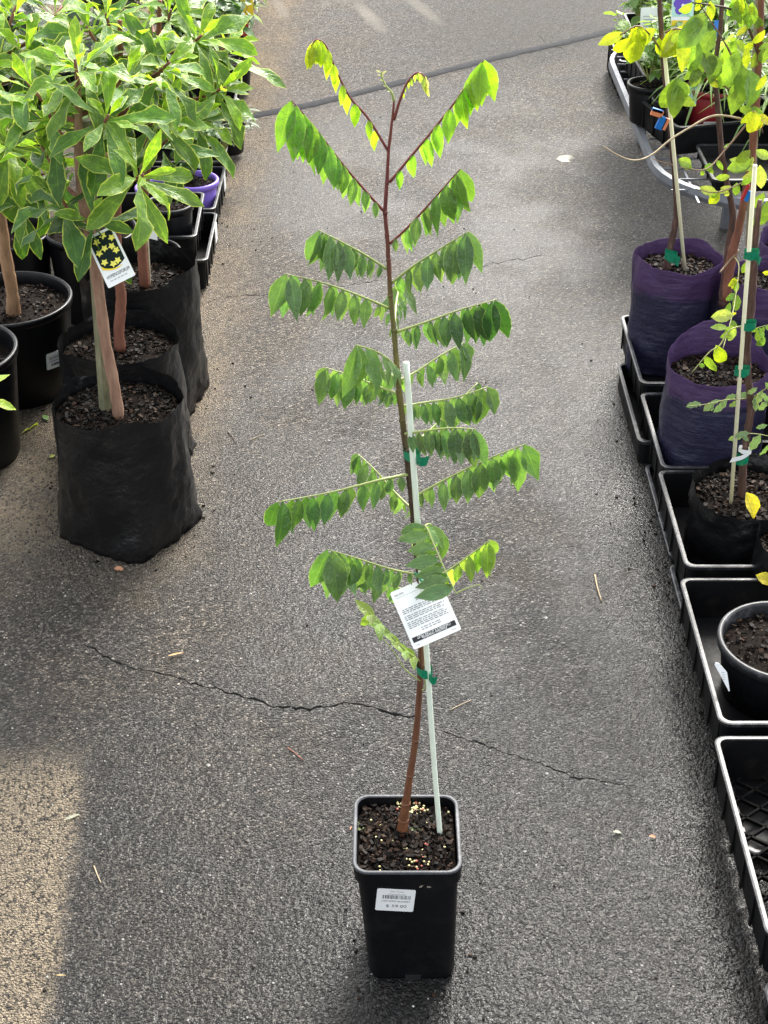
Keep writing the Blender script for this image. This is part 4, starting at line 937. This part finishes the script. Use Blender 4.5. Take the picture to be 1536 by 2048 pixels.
# ------------------------------------------------------------------ right side: saplings
def sapling(name, label, px, Y0, Y1, radii, bark, n=40):
    k = len(px); tp = [V(u, v_, Y0 + (Y1 - Y0) * i / (k - 1)) for i, (u, v_) in enumerate(px)]
    t = thing(name, label, 'tree', tp[0]); tube('trunk', tp, radii, M[bark], t, n, 8, .28); return t
def branch(t, px, Y0, Y1, r0, r1, mat, leaves=(), mes=None, name='branch'):
    k = len(px); pts = [V(u, v_, Y0 + (Y1 - Y0) * i / (k - 1)) for i, (u, v_) in enumerate(px)]; org = pts[0]
    path = crom(pts, 5 * (k - 1)); v, f = tube_data([p - org for p in path], lerpl([r0, r1], 5 * (k - 1)), 6, .25)
    b = obj(name, mesh(name, v, f, M[mat]), t, org - loc_of(t))
    for lf in leaves:
        u, v_, ang, L, col = lf[:5]; face = lf[5] if len(lf) > 5 else .3
        p = min(path, key=lambda q: (q - V(u, v_, q.y)).length); p = V(u, v_, p.y)
        pm = pxm(p); a = math.radians(ang); d = Vector((math.cos(a), R.uniform(-.35, .15), -math.sin(a)))
        place_leaf(R.choice(mes or L_YEL), p, d, Vector((R.uniform(-.5, .5), -1, face)), L * pm * .88, jit(col, .15), b, 'leaf', org)
    if leaves:
        for j in range(5):
            p = path[R.randint(2, len(path) - 1)]; a = R.uniform(.3, 2.9); lf = R.choice(leaves)
            place_leaf(R.choice(mes or L_YEL), p, Vector((math.cos(a), R.uniform(-.5, .5), -math.sin(a))), Vector((R.uniform(-.6, .6), -1, R.uniform(0, .8))), lf[3] * pxm(p) * R.uniform(.4, .75), jit(lf[4], .2), b, 'leaf', org)
    return b
LY = (.44, .50, .03); LG = (.25, .38, .05); LM = (.17, .27, .05); LP = (.36, .42, .11)
s1 = sapling('yellowing_sapling', 'thin dark sapling in the rear left purple bag', [(1333, 560), (1336, 515), (1352, 440), (1352, 380), (1345, 300), (1335, 200), (1325, 100), (1318, -20)], 3.64, 3.64, [.012, .010, .0085, .008, .008, .0075, .007, .006], 'barkdark')
branch(s1, [(1328, 110), (1300, 70), (1275, 52), (1240, 70)], 3.64, 3.58, .003, .0015, 'twig', [(1312, 58, 150, 60, LY), (1290, 62, 110, 90, LY), (1275, 68, 100, 80, LY), (1262, 75, 130, 62, LY), (1318, 75, 80, 55, LY)])
branch(s1, [(1330, 65), (1350, 58), (1365, 60), (1400, 72)], 3.62, 3.55, .003, .0015, 'twig', [(1345, 58, 95, 78, LY), (1338, 60, 70, 92, LY), (1358, 60, 110, 85, LY), (1385, 65, 80, 90, LG), (1375, 62, 95, 70, LG)])
branch(s1, [(1340, 200), (1348, 170), (1352, 155)], 3.60, 3.52, .002, .001, 'greentwig', [(1346, 160, 100, 86, LG), (1350, 158, 85, 90, LG), (1356, 156, 70, 86, LM)])
branch(s1, [(1346, 330), (1325, 325), (1304, 317)], 3.62, 3.60, .002, .001, 'twig', [])
tie_band('green tape tie at the foot of the rear left sapling', 1342, 512, 3.60, 26, 20, (10, 8), ang=-.3)
stake('plant_stake', 'cream stake beside the rear left sapling', V(1371, 556, 3.63), V(1328, 95, 3.63), .01, 'creamstake', r=.0048)
s2 = sapling('yellowing_sapling', 'crooked brown sapling in the half hidden purple bag', [(1448, 612), (1450, 570), (1458, 490), (1466, 430), (1455, 370), (1443, 300), (1436, 220), (1430, 140), (1440, 60), (1446, -20)], 3.48, 3.50, [.014, .013, .0095, .008, .0075, .007, .0065, .006, .0055, .005], 'barkdark')
s3 = sapling('pale_barked_sapling', 'forked sapling with pale flaking bark at the right', [(1452, 600), (1462, 520), (1478, 455), (1490, 390), (1503, 320), (1512, 200), (1520, 80), (1522, -20)], 3.40, 3.35, [.013, .012, .010, .009, .009, .0085, .008, .007], 'barkred')
branch(s3, [(1508, 245), (1470, 235), (1425, 232), (1380, 255), (1340, 280), (1310, 305), (1285, 318), (1262, 320), (1235, 310), (1206, 292)], 3.36, 3.15, .003, .0013, 'paletwig')
branch(s3, [(1512, 235), (1500, 205), (1460, 180), (1430, 160), (1390, 125), (1360, 65)], 3.36, 3.25, .003, .0014, 'twig', [(1405, 100, 100, 92, LM), (1420, 105, 75, 84, LM), (1398, 85, 110, 70, LG), (1405, 100, 60, 70, LM), (1365, 72, 85, 80, LY)])
branch(s3, [(1512, 200), (1480, 150), (1455, 95), (1420, 40), (1400, 10)], 3.36, 3.2, .003, .0012, 'twig', [(1478, 100, 110, 100, LG), (1490, 130, 95, 120, LM), (1485, 120, 120, 90, LM), (1500, 140, 80, 95, LM), (1492, 95, 80, 50, LY)])
branch(s3, [(1520, 120), (1490, 40), (1460, 18), (1420, 10), (1385, 5)], 3.36, 3.25, .0035, .0015, 'barkdark', [(1475, -5, 100, 62, LG), (1488, -10, 115, 70, LG), (1505, 5, 95, 60, LG), (1465, 10, 60, 50, LG), (1395, -12, 70, 40, LY), (1420, 2, 80, 45, LY)], name='branch')
branch(s3, [(1512, 225), (1450, 300), (1412, 338), (1360, 335)], 3.36, 3.2, .0025, .0012, 'twig', [(1384, 338, 215, 40, LM), (1358, 318, 20, 36, LG)])
branch(s3, [(1512, 350), (1470, 372), (1430, 385), (1392, 378)], 3.34, 3.15, .002, .001, 'twig', [(1460, 352, 165, 34, LG), (1462, 372, 150, 34, LP), (1432, 384, 195, 40, LP), (1474, 365, 95, 32, LG), (1440, 385, 125, 40, LY)])
branch(s3, [(1515, 355), (1505, 335), (1500, 300)], 3.34, 3.2, .002, .001, 'greentwig', [(1510, 335, 200, 64, LP), (1505, 320, 160, 60, LG), (1512, 300, 30, 40, LP), (1520, 330, 80, 60, LP), (1508, 345, 130, 40, LG), (1528, 385, 110, 60, LM), (1536, 400, 100, 85, LM)])
branch(s3, [(1525, 265), (1515, 230), (1505, 222)], 3.33, 3.2, .002, .001, 'twig', [(1510, 222, 95, 60, LY), (1530, 235, 140, 50, (.60, .36, .03)), (1532, 150, 120, 40, LY)])
branch(s3, [(1478, 500), (1452, 530), (1440, 545)], 3.39, 3.34, .003, .002, 'twig', [])
branch(s3, [(1470, 515), (1478, 535), (1470, 600), (1462, 640), (1445, 700)], 3.36, 2.95, .0015, .001, 'greentwig', [(1470, 555, 100, 36, LY), (1472, 560, 80, 34, LG), (1490, 525, 85, 34, LG), (1476, 590, 95, 40, LM), (1460, 605, 100, 36, LM)])
branch(s3, [(1520, 60), (1500, 20), (1478, -20)], 3.36, 3.3, .003, .0015, 'twig', [(1500, 20, 120, 50, LG), (1490, 0, 100, 50, LG), (1510, 30, 60, 44, LM), (1480, -10, 90, 50, LY)])
branch(s3, [(1518, 100), (1545, 80), (1560, 40)], 3.36, 3.3, .003, .0015, 'twig', [(1525, 95, 110, 56, LG), (1535, 85, 95, 60, LM), (1530, 60, 120, 44, LY)])
branch(s2, [(1432, 130), (1455, 100), (1480, 70)], 3.49, 3.4, .002, .001, 'twig', [(1450, 105, 100, 60, LG), (1470, 80, 110, 56, LG), (1440, 118, 80, 50, LM)])
s4 = sapling('staked_sapling', 'thin brown sapling with grey-green leaves in the creased black bag', [(1482, 1005), (1486, 940), (1492, 880), (1502, 820), (1497, 760), (1494, 700), (1502, 620), (1508, 540), (1512, 470), (1520, 400)], 2.78, 2.80, [.010, .0085, .0085, .0085, .008, .008, .008, .007, .006, .005], 'barkdark')
branch(s4, [(1495, 650), (1460, 660), (1440, 690), (1418, 705), (1384, 745)], 2.80, 2.70, .002, .0008, 'greentwig', [(1468, 630, 175, 52, LP, .8), (1455, 655, 190, 40, LG, .8), (1432, 690, 65, 62, LY), (1410, 712, 55, 58, LG), (1448, 655, 30, 30, LG)])
branch(s4, [(1500, 660), (1518, 655), (1536, 650)], 2.8, 2.75, .0015, .0008, 'greentwig', [(1470, 655, 130, 44, LM), (1515, 660, 70, 40, LM), (1530, 675, 120, 34, LM), (1525, 545, 10, 30, LY)])
GG = (.16, .25, .11)
branch(s4, [(1502, 795), (1480, 798), (1450, 800), (1415, 808), (1375, 812)], 2.80, 2.68, .0016, .0007, 'greentwig', [(1402, 806, 175, 36, GG, .8), (1430, 803, 135, 36, GG, .6), (1455, 800, 135, 42, GG, .6), (1480, 797, 120, 38, GG, .6), (1475, 790, 155, 30, GG, .8), (1500, 788, 170, 34, GG, .8), (1440, 800, 165, 26, GG, .8)], L_GREY)
branch(s4, [(1500, 800), (1520, 785), (1545, 770)], 2.80, 2.72, .0016, .0008, 'greentwig', [(1510, 790, 80, 40, GG), (1525, 780, 100, 40, GG), (1530, 765, 45, 36, GG), (1515, 775, 140, 30, GG, .8), (1535, 800, 120, 36, GG)], L_GREY)
branch(s4, [(1496, 870), (1480, 866), (1515, 868), (1536, 872)], 2.79, 2.72, .0014, .0008, 'greentwig', [(1500, 866, 178, 30, GG, .8), (1522, 868, 115, 50, GG), (1535, 850, 160, 28, GG, .8), (1535, 890, 100, 40, GG)], L_GREY)
stake('plant_stake', 'cream stake tied to the thin sapling in the creased black bag', V(1460, 1030, 2.76), V(1510, 330, 2.78), .01, 'creamstake', r=.0045)
for i, (u, v_) in enumerate([(1503, 508), (1497, 650), (1484, 742), (1482, 918)]):
    tie_band('green tape tie on the cream stake, %s from the top' % ['first', 'second', 'third', 'fourth'][i], u, v_, 2.775, 30, 17, (10, 14) if i == 0 else None, ang=.05)
wt = tie_band('white paper tie on the thin sapling above its lowest green tie', 1490, 900, 2.77, 26, 10, (-34, 18), 'white')
stake('timber_stake', 'weathered grey timber stake at the right edge', V(1497, 560, 3.42), V(1519, -40, 3.42), .017, 'woodstake')
cl = thing('grafting_clip', 'blue and orange plastic clip on the rear left sapling', 'clip', V(1330, 240, 3.62))
for (u, v_, w, h, a, m) in [(1322, 246, 15, 26, .35, 'blueclip'), (1331, 248, 8, 24, .35, 'orangeclip'), (1314, 226, 24, 13, .3, 'orangeclip'), (1315, 221, 22, 6, .3, 'blueclip')]:
    p = V(u, v_, 3.60); pm = pxm(p); Mx = Matrix.Translation(p - loc_of(cl)) @ Matrix.Rotation(a, 4, 'Y')
    MB().box(0, 0, 0, w * pm, .008, h * pm, M=Mx).build('jaw', M[m], cl)
cl2 = thing('grafting_clip', 'small orange and blue tape knot on the pale-barked sapling', 'clip', V(1492, 370, 3.36))
for (u, v_, w, h, m) in [(1493, 360, 12, 12, 'orangeclip'), (1496, 392, 8, 22, 'blueclip'), (1490, 385, 5, 34, 'red')]:
    p = V(u, v_, 3.355); pm = pxm(p); MB().box(0, 0, 0, w * pm, .006, h * pm, M=Matrix.Translation(p - loc_of(cl2)) @ Matrix.Rotation(.3, 4, 'Y')).build('tape', M[m], cl2)
# dropped yellow leaves on the bags
for (u, v_, Y, a, L, lb) in [(1492, 985, 2.70, 62, 62, 'curled yellow leaf lying on the creased black bag'), (1512, 1150, 2.53, 20, 44, 'yellow leaf on the rim of the bag at the right edge')]:
    p = V(u, v_, Y); a = math.radians(a)
    o = place_leaf(L_YEL[5], p, Vector((math.cos(a), -.2, -math.sin(a))), Vector((.3, -.8, .5)), L * pxm(p) * 1.1, (.66, .55, .05), None, 'fallen_leaf'); tag(o, lb, 'leaf')

# ------------------------------------------------------------------ right back: metal bench with trays, pots and shrubs
bz = .30; B0 = Vector((1.55, 5.05, 0))
bench = thing('metal_bench', 'low galvanised plant bench with rounded corner at the back right', 'bench', B0)
def bench_loop(off, z): return [q - Vector((B0.x, B0.y, 0)) for q in [Vector((x, y, z)) for x, y in rrect(1.42 - 2 * off, 1.70 - 2 * off, .34 - off, 10, 1.56, 5.06)]]
v, f = shell([bench_loop(0, bz - .035), bench_loop(-.004, bz - .02), bench_loop(0, bz), bench_loop(.016, bz + .002), bench_loop(.020, bz - .01), bench_loop(.016, bz - .035), bench_loop(0, bz - .035)]); obj('edge_rail', mesh('edge_rail', v, f, M['steel'], False), bench)
for k in range(17):
    y = -.72 + .09 * k; MB().box(0.0, y, bz - .012, 1.34, .005, .005).build('wire', M['steel'], bench)
for k in range(9):
    x = -.6 + .15 * k; MB().box(x, 0, bz - .019, .006, 1.62, .006).build('cross_wire', M['steel'], bench)
for (u, v_) in [(1450, 455), (1281, 287)]:
    g = G(u, v_) - B0; MB().box(g.x, g.y, .135, .03, .03, .27).build('leg', M['steel'], bench)
for x, y in [(.55, -.4), (.5, .6)]: MB().box(x, y, .135, .03, .03, .27).build('leg', M['steel'], bench)
def zbox(u, v_, z): return G(u, v_, z)
tray('black tray standing askew on the bench edge nearest the lane', .869, 4.62, 1.269, 5.00, bz + .003, bz + .10, rot=.27)
tray('black tray on the bench behind the askew one', .89, 5.10, 1.28, 5.48, bz + .003, bz + .10, rot=.05)
tray('shallow black tray in front on the bench, below the twig', .99, 4.27, 1.40, 4.58, bz + .003, bz + .045)
tray('black tray at the far end of the bench', .93, 5.50, 1.33, 5.88, bz + .003, bz + .10)
tray('black tray on the bench at the right edge of view', 1.32, 4.42, 1.74, 4.82, bz + .003, bz + .10)
tray('black tray on the bench behind the right edge one', 1.34, 4.84, 1.75, 5.25, bz + .003, bz + .10)
tray('tall black tray standing on the ground beyond the bench', .96, 6.05, 1.40, 6.45, .0, .16)
rp = round_pot('dark red plastic pot on the bench with white label', (1.075, 4.80, bz + .01), .085, .068, .15, .13, M['redpot'], seed=51, chips=60)
lp = loc_of(rp); fr = (Vector((lp.x - .012, lp.y - .083, lp.z + .045)), Vector((1, 0, 0)), Vector((0, -.09, 1)).normalized(), Vector((0, -1, -.09)).normalized())
st = card_shape('price_sticker', rrect(.05, .03, .003, 3, 0, 0), fr, .003, M['white'], rp, lp, .001); bars('barcode', [(-.018 + .004 * i, -.009, .002, .015) for i in range(7)], fr, .0036, M['grey_ink'], st, lp)
shrub('grass_plant', 'fine arching grass in the dark red pot', Vector((1.09, 4.81, bz + .14)), .10, .05, 6, 22, .30, L_GRASS, (.16, .28, .08), (.30, .42, .12), 52, droop=-.5)
small_pot(1345, 195, bz + .01, .062, .05, .12, 'black', 'small black pot behind the red one on the bench', 53, 40)
small_pot(1300, 165, bz + .01, .07, .055, .13, 'black', 'black pot on the bench tray nearest the lane edge', 54, 40)
small_pot(1455, 180, bz + .01, .08, .06, .14, 'black', 'black pot on the bench at the right edge', 55, 40)
shrub('shrub', 'loose light green shrub hanging off the near bench corner', Vector((.94, 5.0, bz + .10)), .24, .18, 10, 16, .06, L_SHRUB, SG2, SGL, 56, droop=.35)
shrub('shrub', 'light green shrub on the bench behind the flower tag', Vector((1.0, 5.35, bz + .10)), .34, .22, 12, 20, .065, L_SHRUB, SG2, SGL, 57)
shrub('shrub', 'bright green shrub at the far bench corner beside the lane', Vector((.97, 5.75, bz + .10)), .32, .24, 12, 20, .06, L_SHRUB, (.16, .28, .08), SGL, 58)
shrub('shrub', 'mid green shrub on the bench at the right edge', Vector((1.40, 5.1, bz + .10)), .40, .24, 12, 20, .07, L_SHRUB, SG, SG2, 59)
shrub('grass_plant', 'tuft of pale grass on the bench at the right edge', Vector((1.36, 4.72, bz + .08)), .10, .08, 8, 22, .34, L_GRASS, (.14, .26, .08), (.28, .40, .12), 60, droop=-.5)
shrub('shrub', 'dark green shrub filling the top right corner', Vector((1.75, 5.9, bz + .05)), .60, .35, 13, 22, .09, L_SHRUB, SG, SG2, 61)
shrub('shrub', 'green shrub beyond the bench in the tall tray', Vector((1.2, 6.25, .1)), .50, .25, 10, 20, .07, L_SHRUB, SG2, SGL, 62)
shrub('shrub', 'pale green shrub in the black pot at the bench edge', G(1300, 165, bz + .14), .22, .15, 9, 18, .055, L_SHRUB, SG2, SGL, 64, droop=.3)
shrub('shrub', 'leafy green shrub filling the bench behind the red pot', Vector((1.2, 5.15, bz + .08)), .42, .22, 12, 20, .07, L_SHRUB, SG2, SGL, 65)
shrub('shrub', 'dark shrub on the bench right of the pale grass', Vector((1.62, 4.95, bz + .08)), .5, .28, 12, 20, .08, L_SHRUB, SG, SG2, 63)
def flower(t, fr, w, h, c):
    card_shape('sky_print', rrect(w * .96, h * .62, .002, 2, 0, h * .66), fr, .0008, M['mint'], t, c)
    for k in range(5):
        a = k * 1.2566 + .3; cx_, cy_ = w * .24 * math.cos(a), h * .62 + w * .24 * math.sin(a)
        card_shape('petal_print', [(cx_ + w * .21 * math.cos(b * .785), cy_ + w * .21 * math.sin(b * .785)) for b in range(8)], fr, .0014 + .0002 * k, M['violet'], t, c)
    card_shape('flower_centre', [(w * .08 * math.cos(b * 1.05), h * .62 + w * .08 * math.sin(b * 1.05)) for b in range(6)], fr, .003, M['white'], t, c)
    card_shape('orange_stripe', [(-w * .48, h * .12), (w * .48, h * .12), (w * .48, h * .26), (-w * .48, h * .26)], fr, .0012, M['yellow'], t, c)
small_card('plant tag with a violet flower picture above the red pot', 1363, 62, 4.85, 44, 78, 'white', flower)
def lines(t, fr, w, h, c): bars('print', [(-w * .36, h * (.2 + .1 * k), w * .7, h * .03) for k in range(6)], fr, .0008, M['pale_ink'], t, c)
small_card('pale printed plant tag behind the rear left sapling', 1298, 78, 5.1, 38, 60, 'white', lines)
small_card('pale green plant label standing in the dark red pot', 1381, 212, 4.74, 22, 38, 'mint')
small_card('blue plant label among the shrubs at top right', 1434, 72, 4.9, 14, 30, 'blueclip')

# ------------------------------------------------------------------ litter on the ground
def litter_leaf(u, v_, L, ang, col, label, me=None, lift=.006):
    p = G(u, v_, lift); a = math.radians(ang)
    o = place_leaf(me or R.choice(L_SHRUB), p, Vector((math.cos(a), math.sin(a), .05)), UP + Vector((R.uniform(-.3, .3), R.uniform(-.4, .1), 0)), L * pxm(p), col, None, 'fallen_leaf'); return tag(o, label, 'leaf')
litter_leaf(336, 1312, 34, 25, (.50, .27, .10), 'dry orange leaf on the lane left of the crack', L_NARROW[0])
litter_leaf(228, 1137, 20, 5, (.50, .25, .14), 'small orange leaf fragment in front of the nearest left bag')
litter_leaf(45, 866, 62, 70, (.30, .36, .08), 'long yellow-green fallen leaf between the left pots', L_VAR[2])
litter_leaf(95, 840, 26, 120, (.10, .20, .04), 'small green fallen leaf behind the nearest left bag')
litter_leaf(1226, 1664, 20, 10, (.36, .38, .30), 'pale grey leaf fragment on the wet lane at right')
litter_leaf(1298, 1672, 16, 0, (.62, .34, .22), 'tiny orange leaf fragment near the lattice tray')
litter_leaf(128, 1640, 38, 35, (.26, .27, .20), 'grey-green leaf at the corner of the dry patch', L_NARROW[1])
litter_leaf(112, 1950, 20, 0, (.45, .33, .14), 'yellowish leaf sliver at the edge of the dry patch', L_NARROW[0])
litter_leaf(1112, 318, 50, 0, (.26, .24, .19), 'pale flattened leaf on the lane before the bench', L_SHRUB[2], .003)
litter_leaf(100, 915, 16, 60, (.36, .42, .08), 'tiny yellow-green leaf bit between the left pots')
litter_leaf(700, 1660, 18, 80, (.45, .18, .10), 'reddish leaf sliver left of the square pot', L_NARROW[2])
def twig(label, pts, r, mat):
    o = tube('fallen_twig', [G(u, v_, r + .001) for u, v_ in pts], [r, r * .7], M[mat], None, 10, 5); tag(o, label, 'twig')
twig('pale broken twig on the wet lane at right', [(1190, 1150), (1194, 1172), (1203, 1202)], .0022, 'paletwig')
twig('short straw on the lane at lower left', [(188, 1732), (194, 1748), (202, 1766)], .0013, 'paletwig')
twig('thin straw on the lane right of the star fruit trunk', [(900, 1420), (920, 1410), (942, 1400)], .0010, 'paletwig')
twig('curved thin stem on the lane beside the second left bag', [(455, 862), (466, 875), (472, 888)], .0014, 'barkdark')
twig('fine straw near the left edge of the lane', [(500, 880), (515, 873), (530, 868)], .0011, 'paletwig')
twig('dark short twig left of the lower lane', [(575, 1495), (590, 1506), (606, 1520)], .0013, 'barkred')
pm_ = MB(); rp_ = random.Random(9)
for i in range(420):
    g = G(rp_.uniform(0, 1400), rp_.uniform(560, 2048)); s = .0016 * rp_.uniform(.5, 1.6) * (2.2 if rp_.random() < .05 else 1)
    pm_.add(([Vector((g.x, g.y, .0005)) + q for q in [Vector((s, 0, 0)), Vector((0, s * .8, 0)), Vector((-s, .1 * s, 0)), Vector((.1 * s, -s, 0)), Vector((0, 0, s * .9))]], [(0, 1, 4), (1, 2, 4), (2, 3, 4), (3, 0, 4)]))
o = pm_.build('gravel', M['pebble'], None, kind='stuff'); tag(o, 'pale grit scattered over the wet lane', 'gravel')
cm = MB()
def crumb(x, y, s):
    Mx = Matrix.Translation((x, y, s * .25)) @ Matrix.Rotation(rp_.random() * 6.28, 4, 'Z') @ Matrix.Rotation(rp_.gauss(0, .3), 4, 'X'); cm.box(0, 0, 0, s, s * rp_.uniform(.4, .9), s * .5, M=Mx)
for i in range(50): crumb(.655 - abs(rp_.gauss(0, .045)), rp_.uniform(1.5, 3.9), .005 * rp_.uniform(.4, 1.5))
for (cx_, cy_, r_) in ((-.606, 2.938, .16), (-.645, 3.235, .16), (-.64, 3.56, .16), (-1.005, 3.615, .15), (.045, 1.674, .09), (-.56, 4.6, .12)):
    for i in range(35):
        a = rp_.random() * 6.28; q = r_ + abs(rp_.gauss(0, .05)); crumb(cx_ + q * math.cos(a), cy_ + q * math.sin(a), .005 * rp_.uniform(.4, 1.4))
for i in range(120): crumb(rp_.uniform(-.7, .62), rp_.uniform(1.5, 6), .004 * rp_.uniform(.4, 1.3))
o = cm.build('soil_crumbs', M['chips'], None, kind='stuff'); tag(o, 'dark soil crumbs spilled along the tray and bag edges', 'soil')
wm = obj('dark_sheet', mesh('dark_sheet', [(.69, 1.2, .0015), (1.6, 1.2, .0015), (1.6, 3.6, .0015), (.69, 3.6, .0015)], [(0, 1, 2, 3)], M['mat'], False), kind='structure')  # black sheet added to darken the ground seen under the right trays
